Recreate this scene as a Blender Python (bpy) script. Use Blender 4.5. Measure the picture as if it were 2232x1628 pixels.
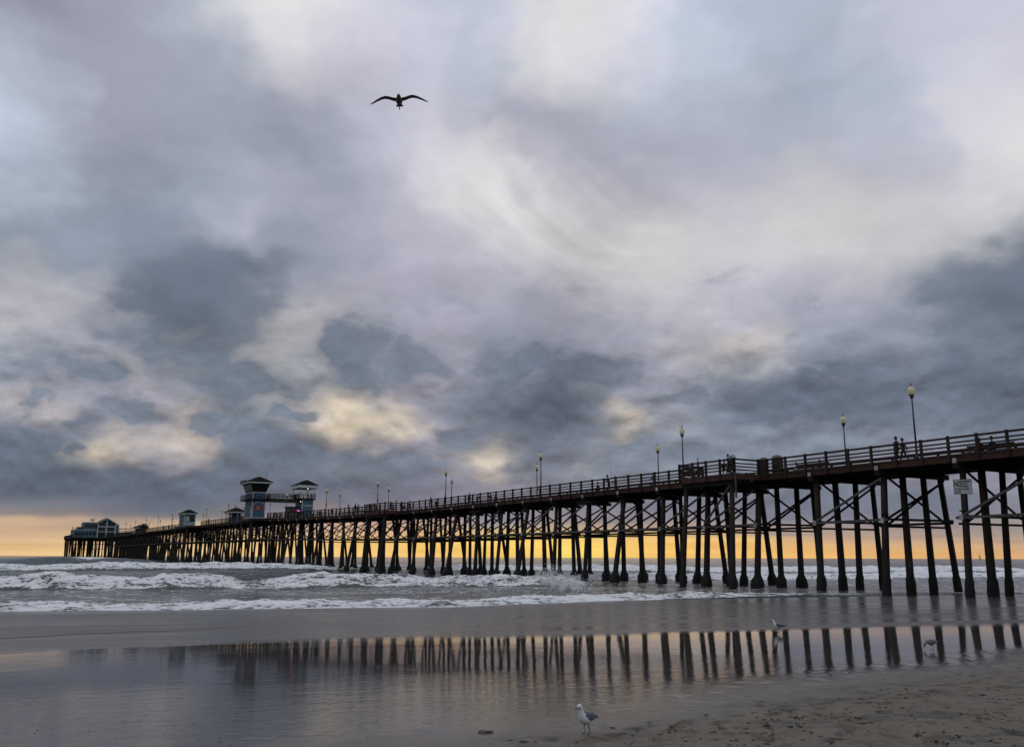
import bpy, bmesh, math, random
import numpy as np
from mathutils import Vector, Matrix

random.seed(7)
rng = np.random.default_rng(7)
for o in list(bpy.data.objects):
    bpy.data.objects.remove(o)
scene = bpy.context.scene
COL = scene.collection

# ------------------------------------------------------------------ camera
FOC, PCX, PCY = 1950.0, 1116.0, 814.0          # the photograph's pixels
PITCH, ROLL, EYE = math.atan(400.5 / FOC), math.radians(.18), 2.31
cf = np.array([0, math.cos(PITCH), math.sin(PITCH)])
c0 = np.array([1.0, 0, 0]); c1 = np.array([0, -math.sin(PITCH), math.cos(PITCH)])
cr = c0 * math.cos(ROLL) + c1 * math.sin(ROLL)
cu = c1 * math.cos(ROLL) - c0 * math.sin(ROLL)
cam = bpy.data.cameras.new('camera')
cam_ob = bpy.data.objects.new('camera', cam); COL.objects.link(cam_ob)
cam.sensor_width = 36; cam.lens = 36 * FOC / 2232
cam.clip_start = .1; cam.clip_end = 90000
m = Matrix.Identity(4)
for i in range(3):
    m[i][0] = cr[i]; m[i][1] = cu[i]; m[i][2] = -cf[i]
m[2][3] = EYE
cam_ob.matrix_world = m
scene.camera = cam_ob
scene.render.resolution_x = 1024; scene.render.resolution_y = 746

def ray(px, py):
    return cf + cr * (px - PCX) / FOC - cu * (py - PCY) / FOC
def ground(px, py, z=0.0):
    d = ray(px, py); t = (z - EYE) / d[2]
    return d[0] * t, d[1] * t
def azel(px, py):
    d = ray(px, py); d = d / np.linalg.norm(d)
    return math.degrees(math.atan2(d[0], d[1])), math.degrees(math.asin(d[2]))
def proj(P):
    d = np.asarray(P, float) - np.array([0, 0, EYE]); z = d @ cf
    return PCX + FOC * (d @ cr) / z, PCY - FOC * (d @ cu) / z

# ------------------------------------------------------------------ view
scene.view_settings.view_transform = 'Standard'
scene.view_settings.look = 'None'
scene.view_settings.exposure = 0.0
scene.view_settings.gamma = 1.0
scene.view_settings.use_curve_mapping = False
scene.cycles.max_bounces = 6
scene.cycles.diffuse_bounces = 5
scene.cycles.glossy_bounces = 3
scene.cycles.caustics_reflective = False
scene.cycles.caustics_refractive = False

def s2l(c):
    c = c / 255.0
    return c / 12.92 if c <= .04045 else ((c + .055) / 1.055) ** 2.4
def rgb(r, g, b): return (s2l(r), s2l(g), s2l(b), 1.0)

# ------------------------------------------------------------------ node helpers
class S:
    """a socket with arithmetic"""
    def __init__(self, t, s): self.t, self.s = t, s
    def _m(self, op, a, b=None, c=None):
        n = self.t.nodes.new('ShaderNodeMath'); n.operation = op
        for i, v in enumerate((a, b, c)):
            if v is None: continue
            if isinstance(v, S): self.t.links.new(v.s, n.inputs[i])
            else: n.inputs[i].default_value = v
        return S(self.t, n.outputs[0])
    def __add__(self, o): return self._m('ADD', self, o)
    __radd__ = __add__
    def __sub__(self, o): return self._m('SUBTRACT', self, o)
    def __rsub__(self, o): return self._m('SUBTRACT', o, self)
    def __mul__(self, o): return self._m('MULTIPLY', self, o)
    __rmul__ = __mul__
    def __truediv__(self, o): return self._m('DIVIDE', self, o)
    def max(self, o): return self._m('MAXIMUM', self, o)
    def min(self, o): return self._m('MINIMUM', self, o)
    def pow(self, o): return self._m('POWER', self, o)
    def step(self, a, b, lo=0.0, hi=1.0, smooth=True):
        n = self.t.nodes.new('ShaderNodeMapRange')
        n.interpolation_type = 'SMOOTHSTEP' if smooth else 'LINEAR'
        n.inputs[1].default_value = a; n.inputs[2].default_value = b
        n.inputs[3].default_value = lo; n.inputs[4].default_value = hi
        self.t.links.new(self.s, n.inputs[0])
        return S(self.t, n.outputs[0])

def node(t, typ, **kw):
    n = t.nodes.new(typ)
    for k, v in kw.items(): setattr(n, k, v)
    return n
def put(t, sock, v):
    if isinstance(v, S): t.links.new(v.s, sock)
    elif isinstance(v, bpy.types.NodeSocket): t.links.new(v, sock)
    else: sock.default_value = v
def noise(t, vec, scale, detail=4, rough=.5, dist=0.0, out=0, lac=2.0):
    n = node(t, 'ShaderNodeTexNoise')
    if vec is not None: put(t, n.inputs['Vector'], vec)
    n.inputs['Scale'].default_value = scale; n.inputs['Detail'].default_value = detail
    n.inputs['Roughness'].default_value = rough; n.inputs['Distortion'].default_value = dist
    n.inputs['Lacunarity'].default_value = lac
    return S(t, n.outputs[out])
def mapping(t, vec, loc=(0, 0, 0), rot=(0, 0, 0), scale=(1, 1, 1), typ='POINT'):
    n = node(t, 'ShaderNodeMapping', vector_type=typ)
    put(t, n.inputs[0], vec)
    n.inputs[1].default_value = loc; n.inputs[2].default_value = rot; n.inputs[3].default_value = scale
    return S(t, n.outputs[0])
def mixc(t, f, a, b, blend='MIX'):
    n = node(t, 'ShaderNodeMix', data_type='RGBA', blend_type=blend)
    put(t, n.inputs[0], f); put(t, n.inputs[6], a); put(t, n.inputs[7], b)
    return S(t, n.outputs[2])
def combine(t, x, y, z):
    n = node(t, 'ShaderNodeCombineXYZ')
    for i, v in enumerate((x, y, z)): put(t, n.inputs[i], v)
    return S(t, n.outputs[0])
def separate(t, v):
    n = node(t, 'ShaderNodeSeparateXYZ'); put(t, n.inputs[0], v)
    return [S(t, n.outputs[i]) for i in range(3)]

# ------------------------------------------------------------------ sky
# colours read off the cloud deck, by where they stand in the sky
def tone(k, B):
    if k == 'c': return (B - 10, B, B + 16)
    if k == 'l': return (B, B, B + 16)
    if k == 'n': return (B + 5, B + 2, B + 3)
    return B
SKY = [
 (20,1116,'c',110),(100,1118,'c',108),(250,1125,'c',108),(60,1158,'g',(172,150,136)),(150,1156,'g',(165,146,134)),(10,1153,'g',(190,164,142)),(230,1162,'g',(196,165,140)),(2080,590,'c',116),(2160,530,'c',124),(2000,640,'c',124),(2220,570,'c',116),(1930,560,'n',200),(2050,500,'n',202),
 (1450,858,'c',142),(1490,915,'c',140),(1350,885,'c',122),(300,900,'l',140),(1110,1030,'c',120),(1020,970,'c',120),
 (580,50,'n',226),(670,70,'n',222),(600,8,'n',236),(1240,100,'n',224),(1180,95,'n',222),(1290,175,'n',222),(1090,455,'n',224),(1150,515,'n',220),(1000,385,'n',222),(2170,262,'n',224),(2190,345,'n',220),(38,310,'c',212),(25,250,'c',204),
 (60,60,'l',152),(100,200,'c',155),(220,80,'l',158),(330,60,'l',165),(450,25,'c',190),(620,25,'n',232),(700,40,'n',228),(780,40,'l',215),(560,80,'l',190),
 (920,40,'l',212),(1010,20,'c',195),(1100,60,'l',212),(1240,45,'n',225),(1330,130,'l',222),(1420,190,'l',212),(1520,130,'c',208),(1660,40,'c',188),(1790,70,'c',186),(1900,150,'c',188),(1980,40,'l',200),(2160,20,'l',202),(2180,140,'l',200),
 (15,300,'c',208),(40,420,'c',186),(62,440,'c',190),(120,330,'c',158),(200,300,'l',155),(330,250,'l',166),(450,130,'c',166),(430,220,'c',160),(550,260,'c',157),(700,130,'l',170),(650,220,'l',165),(720,310,'c',158),(560,340,'c',153),(640,330,'c',150),
 (470,390,'c',170),(520,420,'l',182),(420,440,'c',158),(200,430,'c',148),(300,440,'c',145),(180,520,'c',162),(60,520,'c',150),(120,590,'n',186),(170,640,'n',186),(90,660,'l',176),(25,715,'n',186),(140,720,'l',170),(225,620,'c',150),(250,560,'c',140),
 (850,160,'l',192),(880,300,'l',196),(820,400,'l',178),(760,470,'l',176),(930,350,'l',206),(1000,350,'n',215),(1060,420,'n',218),(980,440,'n',212),(1100,490,'n',216),(900,500,'l',182),(1000,520,'l',178),(1080,560,'l',186),
 (960,120,'l',200),(1050,170,'c',184),(1090,250,'l',166),(1180,290,'l',162),(1250,300,'l',164),(1300,250,'c',178),(1400,270,'c',182),(1330,345,'l',165),(1480,370,'l',172),(1180,370,'l',184),(1280,390,'l',186),(1240,440,'n',194),(1200,530,'n',206),(1320,500,'n',198),(1400,540,'n',206),
 (1560,220,'c',182),(1700,300,'c',176),(1620,270,'l',172),(1780,230,'c',174),(1850,330,'l',176),(1950,260,'c',196),(2060,240,'l',204),(2150,280,'n',222),(2200,320,'n',220),(2210,220,'l',205),(2100,380,'l',196),(1980,390,'l',186),(1650,380,'l',176),(1550,440,'l',186),(1700,460,'n',198),(1850,450,'n',200),(2000,480,'n',200),(2150,440,'n',205),
 (1500,520,'n',202),(1600,560,'n',212),(1750,540,'n',200),(1850,560,'n',198),(1300,610,'n',202),(1450,620,'n',200),(1600,630,'l',186),(1750,640,'l',182),(1100,640,'l',182),(1000,620,'l',176),(900,580,'l',172),
 (460,560,'c',122),(350,610,'c',122),(430,680,'c',106),(300,700,'c',112),(560,600,'c',118),(620,600,'c',128),(520,680,'c',118),(250,740,'c',118),(350,770,'c',114),(200,770,'c',132),(100,800,'c',142),(30,800,'c',146),
 (700,560,'c',150),(780,600,'l',160),(700,640,'l',152),(850,650,'l',164),(740,680,'n',182),(790,720,'c',118),(770,790,'c',110),(860,760,'c',128),(900,820,'l',150),(940,700,'l',160),(960,760,'l',156),
 (610,760,'n',176),(560,790,'n',166),(440,820,'n',146),(250,840,'n',178),(350,830,'l',152),(500,840,'c',138),(620,830,'c',140),(200,860,'l',150),(60,885,'g',(196,182,172)),(130,860,'l',140),
 (640,880,'g',(206,190,174)),(760,885,'g',(216,200,176)),(700,905,'g',(214,198,176)),(830,910,'g',(224,205,172)),(900,920,'g',(218,200,172)),(780,950,'g',(214,196,168)),(930,960,'l',150),(780,975,'g',(170,160,155)),
 (420,910,'g',(190,176,164)),(380,935,'g',(210,192,166)),(300,965,'g',(216,196,162)),(240,985,'g',(214,192,156)),(440,975,'g',(205,186,160)),(350,990,'l',140),(200,940,'c',128),(60,930,'c',128),(30,980,'c',112),(110,1000,'c',108),(540,930,'c',124),(580,980,'c',116),(640,970,'c',116),
 (700,1020,'c',112),(860,1000,'c',118),(980,1000,'c',126),(100,1060,'c',106),(200,1070,'c',104),(300,1030,'c',110),(400,1060,'c',106),(500,1030,'c',108),(600,1060,'c',108),(760,1070,'c',108),(880,1070,'l',116),(1000,1090,'l',122),
 (1010,860,'c',130),(1080,790,'c',128),(1140,745,'c',150),(1180,690,'l',158),(1240,690,'l',160),(1270,740,'l',156),(1120,840,'c',104),(1220,850,'c',98),(1180,930,'c',98),(1090,920,'c',104),(1300,860,'c',108),(1260,960,'c',104),(1120,980,'c',112),(1330,790,'c',138),(1380,740,'l',168),(1330,690,'l',172),
 (1400,840,'l',158),(1440,800,'l',160),(1420,905,'g',(220,200,168)),(1380,925,'g',(212,192,164)),(1340,960,'c',124),(1450,960,'c',130),(1510,890,'g',(200,186,168)),(1470,870,'l',158),(1480,930,'c',136),
 (1065,1005,'g',(214,196,168)),(1040,1040,'g',(160,150,150)),(1260,990,'g',(180,172,166)),(1170,1040,'c',120),(1330,1020,'c',136),(1430,1020,'c',138),(1540,970,'c',118),
 (1480,760,'g',(200,190,182)),(1540,745,'g',(220,205,184)),(1610,755,'g',(216,202,182)),(1690,750,'g',(206,194,180)),(1500,700,'l',176),(1650,700,'l',172),(1750,690,'l',172),(1830,690,'l',170),
 (1540,810,'c',138),(1640,820,'c',118),(1740,840,'c',104),(1840,850,'c',100),(1640,900,'c',102),(1560,880,'c',122),(1740,910,'c',102),(1860,900,'c',106),(1760,770,'c',150),(1850,760,'c',140),(1950,790,'c',116),(1960,870,'c',108),(2080,830,'c',110),(2200,850,'c',104),
 (1900,620,'l',182),(1930,680,'l',168),(2000,610,'c',138),(2060,580,'c',124),(2140,550,'c',122),(2210,520,'c',128),(2200,620,'c',114),(2100,640,'c',122),(2000,680,'c',140),(2080,720,'c',140),(2200,740,'c',116),(2120,790,'c',114),
 (1700,970,'c',146),(1800,970,'c',142),(1900,950,'c',128),(2050,920,'c',124),(2180,930,'c',122),(1620,990,'c',140),(1950,1050,'l',136),
 (1100,1100,'l',126),(1300,1110,'l',136),(1500,1110,'l',138),(1700,1110,'l',136),(1900,1110,'l',138),(2100,1100,'l',140),(2200,1080,'l',140),
 (300,1120,'c',104),(450,1120,'c',108),(620,1120,'l',112),(800,1110,'l',114),(60,1105,'c',110),(200,1118,'l',110),
 (20,1140,'g',(232,188,140)),(90,1146,'g',(196,160,132)),(150,1142,'g',(214,175,136)),(230,1145,'g',(150,130,125)),(20,1170,'g',(205,165,130)),(100,1172,'g',(218,176,130)),(200,1175,'g',(222,180,132)),(60,1195,'g',(228,184,130)),(200,1200,'g',(230,188,132)),(330,1160,'g',(200,165,135)),(330,1195,'g',(232,192,136)),
 (500,1150,'g',(205,175,145)),(500,1190,'g',(238,196,134)),(650,1145,'g',(180,155,142)),(650,1190,'g',(240,196,126)),(800,1150,'g',(205,165,138)),(800,1190,'g',(243,196,112)),(940,1150,'g',(175,145,130)),(950,1172,'g',(250,205,110)),(950,1200,'g',(243,192,100)),
 (1100,1145,'l',138),(1100,1172,'g',(250,208,105)),(1100,1205,'g',(248,200,92)),(1250,1150,'g',(150,136,138)),(1250,1178,'g',(253,214,108)),(1250,1206,'g',(255,222,104)),(1400,1150,'g',(146,134,138)),(1400,1180,'g',(248,200,108)),(1400,1206,'g',(248,198,98)),
 (1600,1150,'g',(145,134,138)),(1600,1183,'g',(240,190,110)),(1600,1208,'g',(240,185,98)),(1800,1150,'g',(145,134,138)),(1800,1170,'g',(170,145,132)),(1800,1188,'g',(235,182,112)),(1800,1208,'g',(236,178,98)),
 (2000,1150,'g',(142,132,136)),(2000,1178,'g',(175,146,130)),(2000,1192,'g',(222,172,112)),(2000,1210,'g',(228,170,100)),(2200,1150,'g',(142,134,138)),(2200,1182,'g',(165,142,132)),(2200,1196,'g',(212,165,114)),(2200,1212,'g',(222,166,104)),
]
pts = np.array([azel(p[0], p[1]) for p in SKY])
cols = np.array([tone(p[2], p[3]) for p in SKY], float)
low_y = np.array([p[1] for p in SKY]); glowpt = np.array([p[2] == 'g' and p[1] > 1128 for p in SKY])
cols[glowpt] = np.clip(cols[glowpt] * .84 + np.array([255, 238, 205]) * .145, 0, 255)
lum = cols.mean(1)
thr = np.interp(low_y, [0, 450, 560, 1128, 1130, 1220], [168, 168, 140, 134, 100, 100])
solid = lum < thr                                   # grey cloud bodies; the rest is the lit sky behind them
AZS = np.linspace(-33, 33, 30)
ELS = [0., .5, 1., 1.5, 2.0, 2.7, 3.5, 4.6, 5.8, 7., 8.3, 9.7, 11.2, 12.8, 14.5, 16.3, 18.2, 20.2, 22.4, 24.8, 27.4, 30.2, 33.2, 36.5]
def sample(a, e, sel, val, tight=1.0):
    # normalised weights, tighter near the horizon where the bands are thin
    sa = (1.25 + .02 * e) * tight; se = (.14 + .107 * min(e, 12.0)) * tight
    d2 = ((pts[sel, 0] - a) / sa / psc[sel]) ** 2 + ((pts[sel, 1] - e) / se / psy[sel]) ** 2
    w = np.exp(-.5 * np.minimum(d2, 60)) + 1e-5 / (1 + d2) ** 1.5
    if sel is lit: w = w * np.where(solid, .10, 1.0)
    return (val[sel] * w[:, None]).sum(0) / w.sum()
gap = np.array([p[2] == 'g' and p[1] < 1100 for p in SKY])
cols[gap] = cols[gap] * .75 + np.array([232, 222, 214]) * .25
psc = np.where(gap, .62, 1.0); psy = np.where(gap, .46, 1.0)
every = np.ones(len(SKY), bool); lit = np.ones(len(SKY), bool)

world = bpy.data.worlds.new('World'); scene.world = world; world.use_nodes = True
wt = world.node_tree; wt.nodes.clear()
tc = node(wt, 'ShaderNodeTexCoord')
DIR = S(wt, tc.outputs['Generated'])
dx, dy, dz = separate(wt, DIR)
az = dx._m('ARCTAN2', dx, dy) * 57.29578
el = dz._m('ARCSINE', dz) * 57.29578
tall = mapping(wt, DIR, scale=(1, 1, 1.6))
w1 = separate(wt, noise(wt, tall, 6., 2, .5, out=1))
w2 = separate(wt, noise(wt, mapping(wt, tall, loc=(3.1, 1.7, .4)), 17., 4, .5, out=1))
ease = el.step(0.0, 11.0, .10, 1.0)
ease_az = el.step(0.0, 8.0, .45, 1.0)
azw = az + ease_az * ((w1[0] - .5) * 5.0 + (w2[0] - .5) * 6.0)
elw = el + ease * ((w1[1] - .5) * 2.6 + (w2[1] - .5) * 4.0)
mean = np.array([174, 178, 190.])
def field(sel, interp, rows, A, E, cover=None):
    prev = pa = None; fac = A / 140.0 + .5
    for j, e in enumerate(rows):
        r = node(wt, 'ShaderNodeValToRGB'); r.color_ramp.interpolation = interp
        q0 = r.color_ramp.elements
        low = np.array([150, 138, 136.]) if e < 3 else np.array([118, 122, 134.]) if e < 12 else mean
        stops = [(-70, low, .6)] + [(a_, sample(a_, e, sel, cols), float(sample(a_, e, every, solid[:, None].astype(float), .8)[0])) for a_ in AZS] + [(70, low, .6)]
        q0[0].position = 0; q0[1].position = 1
        for k, (a_, c, cv) in enumerate(stops):
            q = q0[0] if k == 0 else q0[-1] if k == len(stops) - 1 else q0.new(a_ / 140 + .5)
            q.color = (*rgb(*c)[:3], cv)
        put(wt, r.inputs[0], fac)
        c, al = S(wt, r.outputs[0]), S(wt, r.outputs[1])
        if prev is None: prev, pa = c, al
        else:
            f = E.step(rows[j - 1], e, smooth=False); prev = mixc(wt, f, prev, c)
            if cover: pa = pa + f * (al - pa)
    return prev, pa
back, _ = field(lit, 'EASE', ELS, azw, elw)
body, _ = field(solid, 'EASE', ELS[:6] + ELS[6::2], az + (azw - az) * .6, elw)
# the separate low clouds, each a lobed mass where it hangs
cover = None
BANKS = [(420, 690, 280, 150, 10), (330, 610, 150, 80, 20), (560, 590, 150, 70, 0), (792, 768, 118, 88, 0), (905, 790, 90, 50, 0), (1185, 880, 255, 125, 0), (1110, 790, 130, 65, 10), (1310, 815, 150, 70, -10),
         (1800, 858, 330, 112, 0), (1620, 880, 150, 95, 0), (2190, 655, 280, 150, 25), (2110, 850, 260, 120, 0), (625, 960, 150, 66, 0), (860, 1005, 170, 48, 0), (55, 965, 170, 62, 0), (560, 835, 150, 52, 8), (190, 800, 130, 42, 0),
         (330, 1040, 240, 48, 0), (120, 1040, 260, 60, 0), (560, 1060, 320, 75, 0), (900, 1075, 420, 50, 0), (1400, 1000, 220, 55, 0), (1230, 980, 170, 60, 0), (130, 905, 90, 34, 0), (290, 893, 150, 30, 0), (165, 975, 50, 40, 0), (480, 915, 110, 40, 0), (1455, 872, 95, 36, 0), (640, 905, 60, 26, 0), (985, 950, 70, 40, 0), (250, 330, 420, 190, 12), (620, 300, 220, 130, -15), (170, 470, 260, 90, 10)]
bankvec = combine(wt, azw, elw, 0.0)
for px, py, rx, ry, ang in BANKS:
    a_, e_ = azel(px, py); a1, e1 = azel(px + 30, py); k = math.hypot(a1 - a_, e1 - e_) / 30
    mp = mapping(wt, bankvec, loc=(a_, e_, 0), rot=(0, 0, math.radians(ang)), scale=(rx * k * 1.18, ry * k * 1.18, 1), typ='TEXTURE')
    n = node(wt, 'ShaderNodeVectorMath', operation='LENGTH'); put(wt, n.inputs[0], mp)
    dnew = 1.0 - S(wt, n.outputs['Value'])
    if cover is None: cover = dnew
    else:
        q = node(wt, 'ShaderNodeMath', operation='SMOOTH_MAX'); put(wt, q.inputs[0], cover); put(wt, q.inputs[1], dnew); q.inputs[2].default_value = .12
        cover = S(wt, q.outputs[0])
lowband = el.step(5.0, 3.2) * el.step(1.7, 2.5)
cover = cover.max(lowband * .75 - .1)
strip = noise(wt, mapping(wt, combine(wt, azw, el, 0.0), loc=(3, 8, 0), scale=(.075, 1.15, 1)), 1.7, 6, .58, .2)
cover = cover.max((strip - .53) * 4.0 * el.step(.7, 1.5) * el.step(4., 3.) - .02)
# torn, billowing edges low down; soft veils higher up
edge = noise(wt, mapping(wt, DIR, scale=(1, 1, 1.9), loc=(.3, .1, .7)), 13., 9, .57, .15)
wid = el.step(16., 23., .66, 1.1); amp = el.step(12., 20., 2.7, 1.6) * el.step(.5, 3.5, .2, 1.0)
mask = ((cover - .06 + (edge - .5) * amp) / wid).max(0.0).min(1.0)
mask = mask * mask * (3.0 - mask * 2.0)
shade = noise(wt, mapping(wt, DIR, scale=(1, 1, 1.9), loc=(.3, .1, .7 - .018)), 13., 6, .57, .15)
def fbm_mul(c, amt, nz):
    k = (nz - .5) * amt + 1.0
    return mixc(wt, 1.0, c, combine(wt, k, k, k), 'MULTIPLY')
body = fbm_mul(body, el.step(1.5, 5.0, .1, 1.5), shade * .6 + noise(wt, tall, 5., 4, .5) * .4)
# thin bright rims where a cloud's edge lets the light through
rim = (mask * (1.0 - mask) * 4.0) * el.step(3.0, 6.0) * el.step(17., 11.)
sky_c = mixc(wt, mask * (el.step(15., 22., .88, .70) * el.step(1., 4., .6, 1.)), back, body)
sky_c = mixc(wt, rim * .30, sky_c, mixc(wt, 1.0, back, (1.12, 1.08, 1.04, 1), 'MULTIPLY'))
high = elw.step(36.5, 60.)
sky_c = mixc(wt, high, sky_c, rgb(208, 212, 222))

# fine structure: puffs in the low cumulus, combed streaks in the high veil
soft = noise(wt, mapping(wt, DIR, scale=(1, 1, 1.5), loc=(5, 2, 8)), 5.2, 6, .52, .25)
ca, ce = azel(1600, -270)
ga = az + (w1[0] - .5) * 5.; ge = el + (w1[1] - .5) * 3.
rr = ((ga - ca) * (ga - ca) + (ge - ce) * (ge - ce)).pow(.5); th = (ga - ca)._m('ARCTAN2', ga - ca, ce - ge)
comb = noise(wt, combine(wt, rr * .42, th * 1.3, 0.0), 1.5, 5, .5, 0.)
veil = az.step(-9., 0.) * az.step(16., 6.) * el.step(12., 16.) * el.step(28., 22.) * rr.step(15., 18.5) * rr.step(30., 26.)
sky_c = fbm_mul(sky_c, el.step(1.0, 5.0, .05, .42), soft)
lowz = el.step(1.5, 4.5) * el.step(22., 12., .25, 1.)
sky_c = fbm_mul(sky_c, lowz * .42, noise(wt, mapping(wt, DIR, scale=(1, 1, 1.8), loc=(2, 7, 1)), 13., 7, .55, .2))
k = (edge - shade) * lowz * el.step(16., 9., .25, 1.) * 2.1 + 1.0
sky_c = mixc(wt, 1.0, sky_c, combine(wt, k, k, k), 'MULTIPLY')
sky_c = fbm_mul(sky_c, veil * .60, comb)
# low warm bars of cloud close to the horizon
bar = noise(wt, mapping(wt, combine(wt, az, el, 0.0), scale=(.06, 1.3, 1)), 1.5, 5, .55, .3)
sky_c = fbm_mul(sky_c, el.step(3.2, 1.2, 0., .62), bar)
nish = node(wt, 'ShaderNodeTexSky', sky_type='NISHITA')
nish.sun_disc = False; nish.sun_elevation = math.radians(1.6); nish.sun_rotation = math.radians(4.0)
sky_c = mixc(wt, el.step(-.6, -1.6), sky_c, rgb(96, 98, 102))
thin = mixc(wt, .012, sky_c, mixc(wt, 1.0, nish.outputs[0], (.1, .1, .1, 1), 'MULTIPLY'))
bg = node(wt, 'ShaderNodeBackground'); bg.inputs[1].default_value = 1.0
put(wt, bg.inputs[0], thin)
wo = node(wt, 'ShaderNodeOutputWorld'); wt.links.new(bg.outputs[0], wo.inputs[0])

# the sun, low behind the cloud bars on the horizon
sun = bpy.data.lights.new('sun', 'SUN'); sun.energy = .02; sun.angle = math.radians(24); sun.color = (1, .72, .38)
sun_ob = bpy.data.objects.new('sun', sun); COL.objects.link(sun_ob)
sd = Vector((math.sin(math.radians(4)), math.cos(math.radians(4)), math.tan(math.radians(1.6))))
sun_ob.rotation_euler = sd.to_track_quat('Z', 'Y').to_euler()

# ------------------------------------------------------------------ noise in numpy
def _hash(ix, iy, seed):
    h = (ix.astype(np.int64) * 374761393 + iy.astype(np.int64) * 668265263 + seed * 974711) & 0x7fffffff
    h = ((h ^ (h >> 13)) * 1274126177) & 0x7fffffff
    return ((h ^ (h >> 16)) & 0xffff) / 65535.0
def vnoise(x, y, seed=0):
    x, y = np.asarray(x, float), np.asarray(y, float)
    ix, iy = np.floor(x), np.floor(y); fx, fy = x - ix, y - iy
    fx = fx * fx * fx * (fx * (fx * 6 - 15) + 10); fy = fy * fy * fy * (fy * (fy * 6 - 15) + 10)
    a = _hash(ix, iy, seed); b = _hash(ix + 1, iy, seed); c = _hash(ix, iy + 1, seed); d = _hash(ix + 1, iy + 1, seed)
    return (a + (b - a) * fx) * (1 - fy) + (c + (d - c) * fx) * fy - .5
def fbm(x, y, seed=0, oct=4, gain=.5):
    s, a, f = 0.0, 1.0, 1.0
    for k in range(oct):
        s = s + a * vnoise(x * f + 17.3 * k, y * f - 9.1 * k, seed + k); a *= gain; f *= 2.03
    return s
def sm(a, b, x):
    t = np.clip((x - a) / (b - a), 0, 1); return t * t * (3 - 2 * t)
# shore frame: t runs along the waterline, w out to sea
TX, TY, WX, WY = .9440, .3300, -.3300, .9440
def tw(x, y): return TX * x + TY * y, WX * x + WY * y
def xy(t, w): return TX * t + WX * w, TY * t + WY * w

def edge_w(t):
    e = np.interp(t, [-60, -20, -8, 4, 12, 24, 31, 38, 46, 60, 90], [46.5, 45.6, 44.8, 43.3, 42.6, 45.9, 48.6, 50.4, 50.2, 49.5, 49])
    return e + fbm(t * .16, t * 0 + 3, 5, 4) * 1.5
PRINTS = []
for (xa, ya), (xb, yb), n_ in (((1330, 1606), (2190, 1492), 19), ((1690, 1634), (2240, 1436), 16), ((2010, 1628), (1560, 1512), 13)):
    A_, B_ = ground(xa, ya, .46), ground(xb, yb, .46); h_ = math.atan2(B_[1] - A_[1], B_[0] - A_[0])
    for i_ in range(n_):
        f_ = (i_ + random.uniform(-.15, .15)) / n_; sd_ = .11 if i_ % 2 else -.11
        PRINTS.append((A_[0] + (B_[0] - A_[0]) * f_ - sd_ * math.sin(h_), A_[1] + (B_[1] - A_[1]) * f_ + sd_ * math.cos(h_), h_ + random.uniform(-.25, .25)))
def sand_z(x, y):
    t, w = tw(x, y)
    z = np.interp(w, [-200, -20, 4, 10, 13, 27, 36, 46, 56, 75, 200], [3., .95, .55, .49, .42, .06, .03, 0.0, -.35, -1.2, -1.8])
    # the tide-smoothed sheet, then lumps and prints where people have walked
    dry = dry_mask(x, y)
    z = z + .002 * fbm(x * .5, y * .5, 21, 3)
    lump = fbm(x * 2.3, y * 2.3, 31, 5, .55)
    pits = np.maximum(0, fbm(x * 3.1, y * 3.1, 44, 3) - .12)
    pr = 0.0
    for fx_, fy_, fh_ in PRINTS:
        qx, qy = x - fx_, y - fy_; ca_, sa_ = math.cos(fh_), math.sin(fh_)
        r2 = ((qx * ca_ + qy * sa_) / .15) ** 2 + ((-qx * sa_ + qy * ca_) / .065) ** 2
        pr = pr - .034 * np.exp(-r2 ** 2) + .012 * np.exp(-((np.sqrt(r2) - 1.45) / .35) ** 2)
    return z + dry * (pr + .016 * lump - .09 * pits + .004 * fbm(x * 16, y * 16, 8, 2)) + (1 - dry) * .0006 * fbm(x * 7, y * 7, 77, 2)
def dry_mask(x, y):
    # drier, trodden sand lies landward of a diagonal line
    ax, ay = -3.0, 9.2; bx, by = 16.5, 25.6
    L = math.hypot(bx - ax, by - ay)
    side = ((x - ax) * (by - ay) - (y - ay) * (bx - ax)) / L
    return sm(-.6, 2.6, side + .9 * fbm(x * .35, y * .35, 61, 4))
def bar_mask(x, y):
    t, w = tw(x, y)
    c = 26.2 + .9 * fbm(t * .12, t * 0, 71, 3) - .02 * (t - 20)
    swash = (.97 - .45 * sm(22, 36, t)) * sm(24.8, 27.4, w + 4.2 * sm(4, -9, t) + 2.0 * fbm(t * .10, w * .25, 73, 4) + .9 * fbm(t * .5, w * .9, 75, 4)) * (.9 + .3 * fbm(t * .05, w * .25, 74, 3))
    return np.maximum(swash, np.exp(-((w - c) / (1.35 + .5 * fbm(t * .2, t * 0 + 8, 72, 2))) ** 2) * sm(2, 14, t))

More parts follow.
